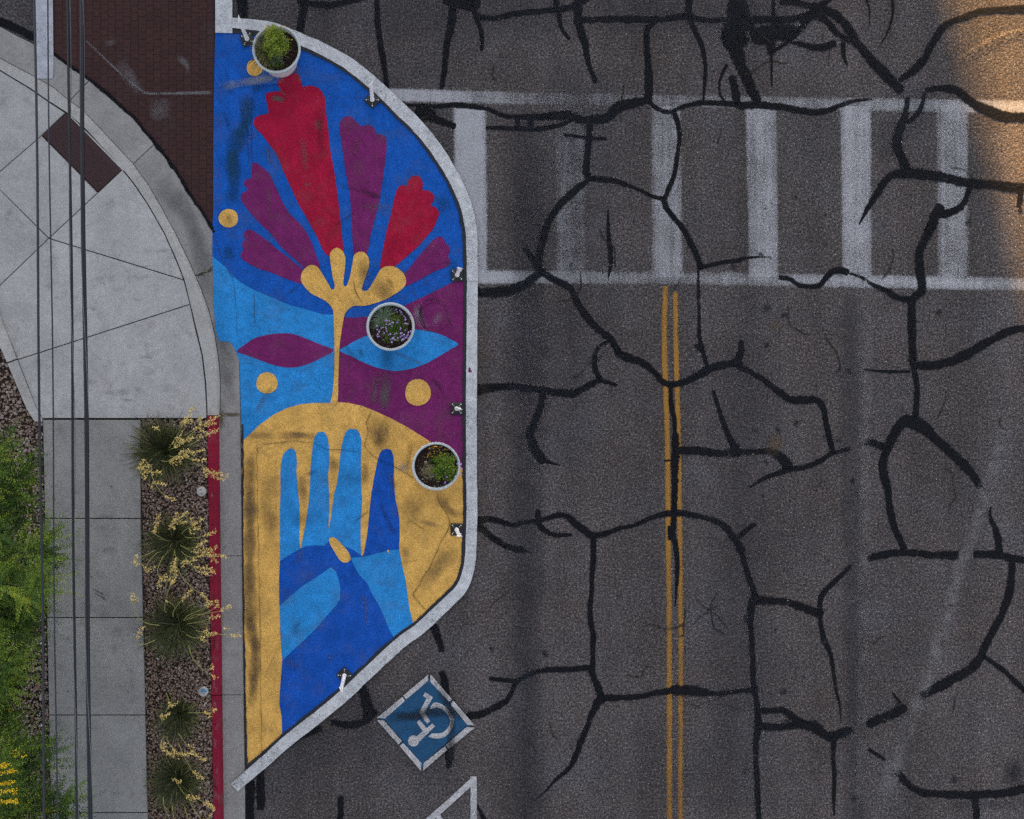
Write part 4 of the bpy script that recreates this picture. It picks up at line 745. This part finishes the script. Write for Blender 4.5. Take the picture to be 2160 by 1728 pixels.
# ------------------------------------------------------------------ flowering strap-leaf plants in the planting strip
def yucca(cx, cy, rad, n, bias, label, crop, sc_, stalks):
    z0 = .12; c = Vector(P(cx, cy, z0)); t = empty('strap_leaf_plant', c); tag(t, label, 'plant', 'yellow flowering strap leaf plants in the planting strip'); mb = MB()
    for i in range(int(n*2.0)):
        az = R.uniform(0, 6.28); f = R.random(); ln = rad*1.2*R.uniform(.7, 1.15)*(1+.28*(math.cos(az)*bias[0]+math.sin(az)*bias[1]))
        blade(mb, c+Vector((R.gauss(0, .05), R.gauss(0, .05), 0)), az+R.gauss(0, .1), ln*1.15, .30+.68*math.sqrt(f), .14+.42*f, .0125*R.uniform(.6, 1.25), 1. if R.random() < .05 else min(.95, max(0, .75*f+R.gauss(.05, .24))), 6)
    mb.build('leaves', M['strap'], t)
    for rec in stalks.split(';'):
        pp, f0 = rec.split('|'); pts = [(crop[0]+float(a)*sc_, crop[1]+float(b_)*sc_) for a, b_ in (p.split(',') for p in pp.split())]
        cc = catmull(pts, False, 3); m = len(cc); first = math.dist(cc[0], (cx, cy)) < 40; zb = .35 if first else .55
        W = [P(x, y, zb+(.72+.1*math.sin(i*.01)-zb)*math.sin(min(1, i/m*1.25)*1.57)) for i, (x, y) in enumerate(cc)]
        mb = MB(); mb.tube(W, [.0065*(1-.6*i/m) for i in range(m)], 5); st = mb.build('flower_stalk', M['stalk'], t, True)
        mb = MB(); f0 = float(f0)
        for i in range(int(m*f0), m):
            env = .5+.8*math.sin(math.pi*min(1, (i-m*f0)/max(1, m-m*f0))*.9+.15)
            for _ in range(5):
                if R.random() < .85:
                    p = Vector(W[i])+Vector((R.gauss(0, 1), R.gauss(0, 1), R.gauss(0, .7)))*.015*env; d = Vector((R.gauss(0, 1), R.gauss(0, 1), R.gauss(.2, .6))).normalized()
                    s = R.uniform(.009, .016); u = d.orthogonal().normalized(); v = d.cross(u); e = p+d*s*2.2
                    mb.add([p-d*s*.4, p+d*s*.7+u*s*.55, p+d*s*.7+v*s*.55, p+d*s*.7-u*s*.55, p+d*s*.7-v*s*.55, e], [(0, 2, 1), (0, 3, 2), (0, 4, 3), (0, 1, 4), (5, 1, 2), (5, 2, 3), (5, 3, 4), (5, 4, 1)], R.random())
        if mb.V: mb.build('blossoms', M['bloom'], st)
yucca(352, 950, .47, 440, (-.3, -.1), 'largest strap leaf plant, nearest the apron, with many yellow flower stalks', (280, 860), .1159,
    '660,740 720,640 800,530 850,420 930,280 1000,170 1060,60 1080,0|.62;930,285 1000,255 1075,230|0;885,310 905,280 895,240|0;640,780 760,730 860,660 960,600 1090,550|.3;760,700 800,600 850,530 890,470|0;830,590 880,600 940,600|0;970,560 1100,450 1200,370 1300,300 1400,240 1550,150|.62;1310,320 1400,310 1490,280|0;1240,140 1220,280 1230,360 1290,430|0;1130,420 1160,340|0;1000,690 1150,620 1290,520 1400,470 1540,410|.66;1200,590 1250,500|0;650,860 700,890 800,880 900,800 1010,770|.5;500,960 580,980 660,970 760,920 900,900 1010,880|.35;800,930 900,870 1010,830 1100,820 1200,790 1300,770|.05;980,910 1090,940 1200,960 1320,940|.35;680,990 770,1010|0;840,950 850,1000|0;1100,1010 1200,1040 1300,1090 1400,1150 1500,1190 1620,1220 1730,1250|.42;1350,1120 1450,1210 1550,1290 1645,1310|.1;1310,1130 1350,1230|0;390,1000 340,1080 340,1180 370,1300 430,1420 520,1540 600,1610 700,1650 770,1660|.80;370,1350 340,1420|0;410,1370 500,1390 590,1390|.1;110,1090 150,1110 280,1160 400,1180 510,1180|0;110,1080 200,1070 330,1050|.2;110,1085 160,1010 210,950|0;150,1150 200,1230 245,1260|0;370,360 455,385|0')
yucca(374, 1140, .42, 330, (-.5, -.3), 'second strap leaf plant from the apron, stalks arching over the red kerb', (260, 1050), .1206,
    '730,730 620,680 540,610 560,540 590,420 615,310|.45;530,580 590,575|0;830,520 880,420 960,380 1050,310 1110,250|0;880,430 1000,430 1090,420|0;850,500 890,550|0;890,420 935,270|.1;1020,630 1100,550 1200,510 1240,470 1330,410 1400,380|.6;1210,490 1200,420 1185,350|.1;1240,540 1340,550|0;1170,580 1190,640|0;1080,700 1280,700 1400,670 1500,640 1615,590|.62;1020,840 1100,890 1200,940 1320,930 1430,910|.5;1000,830 1100,880 1200,880 1290,860 1380,790 1440,740|.6;1010,930 1080,1000 1180,1040 1300,1030 1450,990 1560,1010 1800,1030|.35;1480,1000 1560,1060 1650,1140|.1;1480,990 1550,930 1620,860|.2;1390,960 1530,900|.3;890,900 910,1010 980,1090 1100,1120 1250,1090|.55;1030,1130 1060,1200|0;1080,1030 1150,1130 1280,1260 1400,1320 1580,1300|.6;1260,1210 1400,1230 1560,1240|0;680,930 560,990 460,1110 395,1230 400,1290 530,1230|.75;340,1190 390,1240|0;560,920 400,1000 260,1060 200,1110 230,1000|.72;160,1140 270,1150|0;700,1020 630,1170 595,1300 640,1390 740,1450 900,1450|.6;660,1400 780,1370|0;640,1450 620,1550|0;960,1240 1030,1390 1130,1500 1230,1600 1400,1700 1470,1770|.78;730,1650 760,1500 830,1320 880,1180 930,1060|.62;870,1480 900,1350 910,1200|0')
yucca(377, 1312, .45, 360, (-.25, -.6), 'third strap leaf plant from the apron, leaves swept towards the bottom', (270, 1230), .1206,
    '680,530 640,460 660,300 700,150 755,0|.95;820,430 790,380 685,310|.95;790,600 790,510 850,410 950,290 1030,210 1100,130|.6;970,660 1050,570 1180,510 1330,440 1430,380 1550,320|.68;1360,390 1400,320|0;1040,640 1150,600 1300,550 1450,520 1600,490 1780,410|.78;1000,650 1150,560 1300,540 1450,480 1570,380|.85;1030,715 1180,690 1350,650 1450,610 1590,580|.7;970,850 1050,920 1180,960 1300,940 1420,910 1550,870|.6;1250,920 1390,810|.5;1190,830 1350,870 1550,890 1750,910 1950,920|.78;1660,880 1720,790|.7;1290,980 1340,1000|0;1060,1090 1100,1240 1170,1370 1280,1480 1420,1590 1520,1650|.93;1420,1530 1500,1430|.4;550,740 400,720 260,670 160,580 90,430 80,300 90,200|.86;100,330 170,280|.2;470,1000 330,1060 200,1070 155,1030 170,930 245,780|.68')
yucca(379, 1508, .31, 220, (-.2, -.6), 'small strap leaf plant between the blue smeared lid and the bottom plant', (280, 1460), .1554,
    '445,280 470,220 530,170 600,150|.4;410,410 395,370 440,330 500,290|.3;380,330 400,320|0;750,280 950,280 1040,280 1140,240|.55;1030,290 1050,330|0;460,600 480,680 540,760 620,840 700,845 790,830|.35;430,590 380,690 430,790 520,830|.45;380,740 460,725|0;550,880 560,840|0;620,560 720,700 820,810 900,880 990,920|.55;760,740 810,750|0;620,700 680,830 740,950 820,1080 940,1160|.72')
yucca(377, 1640, .40, 320, (-.3, -.4), 'strap leaf plant at the bottom end of the planting strip', (280, 1460), .1554,
    '520,1170 600,1200 640,1230|.4;610,1250 680,1360 760,1420|.85;760,1420 820,1450 880,1440|0;850,1440 1000,1510 1060,1550 1110,1590|.5;1010,1490 1020,1530|0;410,1420 430,1560 510,1740|.95;530,1500 560,1740|.95;690,1530 760,1740|.95;770,1470 830,1600 940,1740|.95;760,1320 830,1430|.9;1070,1640 1020,1740|.2;450,0 480,80 500,150|.98')

# ------------------------------------------------------------------ desert trees at the left edge
def tree(gx_, gy_, zc, rad, hh, n, label, seed, flowers=0, tone=.5):
    R.seed(seed); b = Vector(P(gx_, gy_, .10)); c = b+Vector((0, 0, zc-.1)); t = empty('desert_tree', b); tag(t, label, 'tree', 'feathery desert trees left of the sidewalk')
    mb = MB(); mb.tube([b, b+Vector((.03, .02, zc*.25)), b+Vector((-.02, .03, zc*.45))], [.10, .08, .065], 10); mb.build('trunk', M['bark'], t, True)
    fork = b+Vector((-.02, .03, zc*.44)); lv = MB(); fl = MB(); nl = 22
    for k in range(nl):
        az = k*6.283/nl+R.uniform(-.14, .14); rr = rad*R.uniform(.55, 1.12); tip = c+Vector((rr*math.cos(az), rr*math.sin(az), hh*R.uniform(-.6, .3)))
        mid = fork.lerp(tip, .5)+Vector((0, 0, hh*R.uniform(.15, .5))); lp = catmull([tuple(fork), tuple(mid), tuple(tip)], False, .08); m = len(lp)
        mb = MB(); mb.tube(lp, [.026*(1-.9*i/m) for i in range(m)], 6); mb.build('limb', M['bark'], t, True)
        seen = math.cos(az) > -.15
        for j in range(60 if seen else 14):                                     # flat sprays of fine leaflets along each limb
            f = R.uniform(.25, 1.0); o = Vector(lp[min(m-1, int(f*m))])+Vector((0, 0, R.uniform(-.05, .22))); a2 = az+R.gauss(0, .8); ln = rad*R.uniform(.14, .27)
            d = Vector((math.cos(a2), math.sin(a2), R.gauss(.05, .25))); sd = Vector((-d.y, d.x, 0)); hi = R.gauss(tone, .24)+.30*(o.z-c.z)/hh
            nt = 5 if seen else 3
            for tw in range(nt):                                                # a spray = a few twigs, each with paired leaflets
                b2 = a2+R.gauss(0, .55); td = Vector((math.cos(b2), math.sin(b2), R.gauss(.0, .18))); tl = ln*R.uniform(.6, 1.2); o2 = o+d*ln*R.uniform(0, .5)+Vector((0, 0, R.gauss(0, .04)))
                for s_ in range(int(n/nt)):
                    u = (s_+R.random())*nt/n; p = o2+td*tl*u+Vector((0, 0, -.25*tl*u*u)); sg = 1 if s_ % 2 else -1; la = b2+sg*R.uniform(.6, 1.2); sz = R.uniform(.028, .050)*(1.1-.4*u)
                    ld = Vector((math.cos(la), math.sin(la), R.gauss(.1, .3))).normalized(); sv = Vector((-ld.y, ld.x, R.gauss(0, .5))).normalized()*sz*.21
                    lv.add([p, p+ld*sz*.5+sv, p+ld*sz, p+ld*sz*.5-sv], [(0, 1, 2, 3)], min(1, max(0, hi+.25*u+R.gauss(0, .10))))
            if flowers and R.random() < flowers*.15:
                for s_ in range(26):
                    p = o+d*ln*R.uniform(.5, 1.1)+Vector((R.gauss(0, .03), R.gauss(0, .03), .05+R.gauss(0, .02))); flower(fl, p, R.uniform(.008, .014), R.random(), 3, .5)
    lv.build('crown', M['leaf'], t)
    if fl.V: fl.build('blossoms', M['gold'], t)
    return t
tree(20, 1160, 2.6, 1.86, .8, 120, 'bright green feathery tree whose tips reach over the sidewalk, topmost of three', 11, .05, .42)
tree(-30, 1330, 2.4, 1.62, .75, 100, 'darker green feathery tree at the left edge, middle of three', 12, .22, .30)
tree(30, 1610, 2.7, 2.0, .9, 120, 'feathery tree at the bottom left corner with gaps showing gravel', 13, .10, .38)
# a branch of bright yellow bloom that reaches in from a taller tree further left
R.seed(21); c = Vector(P(-60, 1660, .1)); b = Vector((c.x-.75, c.y+1.6, .10)); t = empty('flowering_tree', b); tag(t, 'taller tree at the left edge showing bright yellow flowering branch tips', 'tree')
mb = MB(); mb.tube([b, b+Vector((.1, 0, 1.6)), b+Vector((.25, 0, 2.9))], [.09, .07, .045], 10); mb.build('trunk', M['bark'], t, True); lv = MB(); fl = MB()
for k, (ex, ey) in enumerate(((18, 1612), (30, 1625), (26, 1650), (32, 1668), (36, 1690), (8, 1615), (-40, 1560), (-60, 1720))):
    tip = Vector(P(ex, ey, 3.55+.03*k)); s0 = b+Vector((.25, 0, 2.85)); lp = catmull([tuple(s0), tuple(s0.lerp(tip, .5)+Vector((0, .03*k-.1, .45))), tuple(tip)], False, .06)
    mb = MB(); mb.tube(lp, [.02*(1-.85*i/len(lp)) for i in range(len(lp))], 6); mb.build('limb', M['bark'], t, True); m = len(lp)
    for i in range(int(m*.72), m):
        for s in range(16): p = Vector(lp[i])+Vector((R.gauss(0, .016), R.gauss(0, .014), R.gauss(.01, .012))); flower(fl, p, R.uniform(.006, .012), R.random(), 3, .6)
    for i in range(int(m*.4), m):
        for s in range(14): leafquad(lv, Vector(lp[i])+Vector((R.gauss(0, .05), R.gauss(0, .05), R.gauss(-.05, .03))), R.uniform(.015, .03), R.gauss(.35, .12), .4)
fl.build('blossoms', M['gold'], t); lv.build('crown', M['leaf'], t)
R.seed(99)

# ------------------------------------------------------------------ overhead cables and the poles that carry them
ZC = 8.0; YP = 24.0
def cable(name, label, x0, x1, r, mat, twin=None, dz=0.):
    a, b_ = Vector(P(x0, 0, ZC+dz)), Vector(P(x1, 1728, ZC+dz)); sl_ = (b_.x-a.x)/(b_.y-a.y); pts = []
    for i in range(97):
        y = YP-i*(2*YP/96); pts.append((a.x+sl_*(y-a.y)+.004*math.sin(y*2.1+x0), y, ZC+dz+.45*(y/YP)**2))
    t = empty(name, (pts[48][0], 0, ZC+dz)); tag(t, label, 'cable', 'overhead cables along the sidewalk')
    mb = MB(); mb.tube(pts, r, 10); mb.build('conductor', mat, t, True)
    if twin:
        k, dx = twin; mb = MB(); n = 600; hp = []
        for i in range(n):
            y = YP-i*(2*YP/(n-1)); th = y*2.6; rr = r+.004
            hp.append((a.x+sl_*(y-a.y)+dx+rr*.9*math.cos(th), y, ZC+dz+.45*(y/YP)**2+rr*.9*math.sin(th)))
        mb.tube(hp, k, 6); mb.build('lashing_wire', M['strand'], t, True)
    return t
cable('overhead_cable', 'leftmost overhead cable, dark with a pale sunlit side', 73.5, 94.5, .0075, M['wire'])
cable('overhead_cable', 'thinnest overhead cable, second from the left edge', 101.5, 121, .0045, M['wire'])
cable('overhead_cable', 'third overhead cable from the left edge, medium thick and dark', 144.5, 161.5, .0078, M['cable'], (.0022, .002))
cable('overhead_cable', 'thickest black overhead cable wound with a steel wire', 171.5, 190.5, .0135, M['cable'], (.0026, 0.))
for y in (YP, -YP):
    t = empty('utility_pole', (-2.1, y, 0)); tag(t, 'wooden utility pole up the street carrying the cables' if y > 0 else 'wooden utility pole down the street carrying the cables', 'pole', 'utility poles')
    mb = MB(); mb.tube([(-2.1, y+.16, 0), (-2.1, y+.16, 9.6)], [.15, .11], 14); mb.build('shaft', M['wood'], t, True)
    mb = MB(); mb.box(-3.0, -1.2, y-.05, y+.05, 8.33, 8.435); mb.build('crossarm', M['wood'], t)
    for x in (-2.9, -2.5, -1.7, -1.3): mb = MB(); mb.lathe([(.03, 0), (.045, .03), (.03, .07), (.001, .08)], (x, y, 8.436), 10); mb.build('insulator', M['wire'], t, True)

# ------------------------------------------------------------------ unseen block added across the junction, placed and sized to shade the corner
YN, YS = 50.0, 38.0; XE = 9.65-.2736*(YN-4.2); XW = -62.0; HB = 21.5
bl = empty('unseen_shade_block', ((XE+XW)/2, YS, 0)); tag(bl, 'unseen tan stucco block across the junction, added to shade the corner', 'building')
mb = MB(); mb.box(XW, XE, YS, YN, -.05, HB-.5); mb.build('wall', M['stucco'], bl)
mb = MB(); mb.box(XW, XE+.02, YS-.15, YS+.2, HB-.498, HB); mb.box(XW, XE+.02, YN-.2, YN, HB-.498, HB); mb.box(XE-.2, XE+.02, YS+.2, YN-.2, HB-.498, HB); mb.build('parapet', M['trim'], bl)
for i in range(12):
    for zf, hh in ((.6, 2.4), (5.2, 1.8), (9.6, 1.8), (14.0, 1.8)):
        x = XE-3-i*4.8; mb = MB(); mb.box(x-1.3, x+1.3, YS-.06, YS+.05, zf, zf+hh); fr = mb.build('window', M['trim'], bl)
        for s in (-1, 1): mb = MB(); mb.box(x+s*.62-.55, x+s*.62+.55, YS-.08, YS-.055, zf+.1, zf+hh-.1); mb.build('pane', M['glass'], fr)
# ------------------------------------------------------------------ raised asphalt collar in the sunlit patch, twig, litter
pl = catmull([(2020, 130), (2039, 117), (2075, 95), (2103, 81), (2131, 71), (2160, 65), (2230, 52), (2320, 45)], False, 5); V, F = [], []
for i, (x, y) in enumerate(pl):
    h = .014*min(1, i/6)
    for dx, dy, z in ((-3, -6, .001), (-.6, -1.2, h), (.6, 1.2, h), (9, 18, .001)): V.append(P(x+dx, y+dy, z))
F = [(i*4+j, i*4+j+1, (i+1)*4+j+1, (i+1)*4+j) for i in range(len(pl)-1) for j in range(3)]
mk('asphalt_ridge', V, F, M['asphalt'], road, True)
mb = MB()
for _ in range(170):
    x, y = R.uniform(1010, 2160), R.uniform(0, 1728); s = R.uniform(.004, .010); V = ICO*np.array([s, s*R.uniform(.5, 1), s*.5])+np.array(P(x, y, .024)); mb.add(V.tolist(), ICF.tolist(), R.choice([.95, 1, .1, .6]))
for _ in range(60):
    x, y = R.uniform(110, 980), R.uniform(0, 1700); s = R.uniform(.003, .006); z = .18 if x < 460 and y > 300 else .045; V = ICO*np.array([s, s*R.uniform(.5, 1), s*.5])+np.array(P(x, y, z)); mb.add(V.tolist(), ICF.tolist(), R.choice([.95, 1, .1]))
o = mb.build('loose_grit', M['gravel']); tag(o, 'tiny loose stones and grit strewn over the street', 'grit', kind='stuff')

mb = MB()
for _ in range(260):
    k = R.random()
    if k < .3: x, y = R.gauss(467, 5), R.gauss(880, 14)
    elif k < .42: x, y = R.gauss(440, 14), R.gauss(576, 4)
    elif k < .55: x, y = R.gauss(467, 3), R.gauss(1136, 8)
    elif k < .62: x, y = R.gauss(466, 2), R.gauss(1308, 6)
    else: y = R.uniform(760, 1720); x = 465+(y-875)*.0115+abs(R.gauss(0, 4))
    leafquad(mb, P(x, y, .022+R.random()*.004), R.uniform(.012, .03), R.random(), .08, .5)
o = mb.build('leaf_litter', M['dry']); tag(o, 'dry tan leaf litter caught in the gutter beside the kerb', 'leaf litter', kind='stuff')

# dark gum spots, rubber marks and scrapes on the concrete and the red kerb
for x, y, r_ in ((235, 1027, 3), (193, 1217, 3), (96, 1005, 3), (143, 1459, 2.5), (270, 1460, 2), (120, 1310, 2), (225, 1130, 2), (180, 1600, 2.5)):
    stain('gum_spot', [(x-r_, y), (x, y), (x+r_, y)], r_*2.6, .1535, M['st_dark'], sw, 1.)
for p_, w_ in (([(195, 1242), (207, 1248), (222, 1257)], 5), ([(196, 1251), (210, 1257), (226, 1268)], 4)): stain('rubber_mark', p_, w_, .1537, M['st_dark'], sw, .7)
for _ in range(26):
    x, y = R.uniform(100, 300), R.uniform(890, 1720); stain('damp_patch', [(x-R.uniform(5, 25), y), (x, y+R.uniform(-8, 8)), (x+R.uniform(5, 25), y)], R.uniform(8, 40), .1531+R.random()*.0003, M['st_soft'], sw, R.uniform(.2, .6))
for _ in range(34):
    x, y = R.uniform(20, 400), R.uniform(400, 870); z = zA(x, y)+.006
    if 100 < x < 390 and y > 520: stain('damp_patch', [(x-R.uniform(3, 22), y+R.uniform(-6, 6)), (x, y), (x+R.uniform(3, 22), y)], R.uniform(5, 30), z, M['st_soft'], apron, R.uniform(.3, .8))
for _ in range(30):
    y = R.uniform(885, 1715); x = kx(y, R.uniform(440, 449), R.uniform(453, 461)); stain('kerb_scrape', [(x, y-R.uniform(3, 14)), (x+R.uniform(-1, 1), y), (x, y+R.uniform(3, 14))], R.uniform(2, 6), .1545+R.random()*.0002, M[R.choice(['st_pale', 'st_dark', 'st_dark'])], rk, R.uniform(.3, .8))
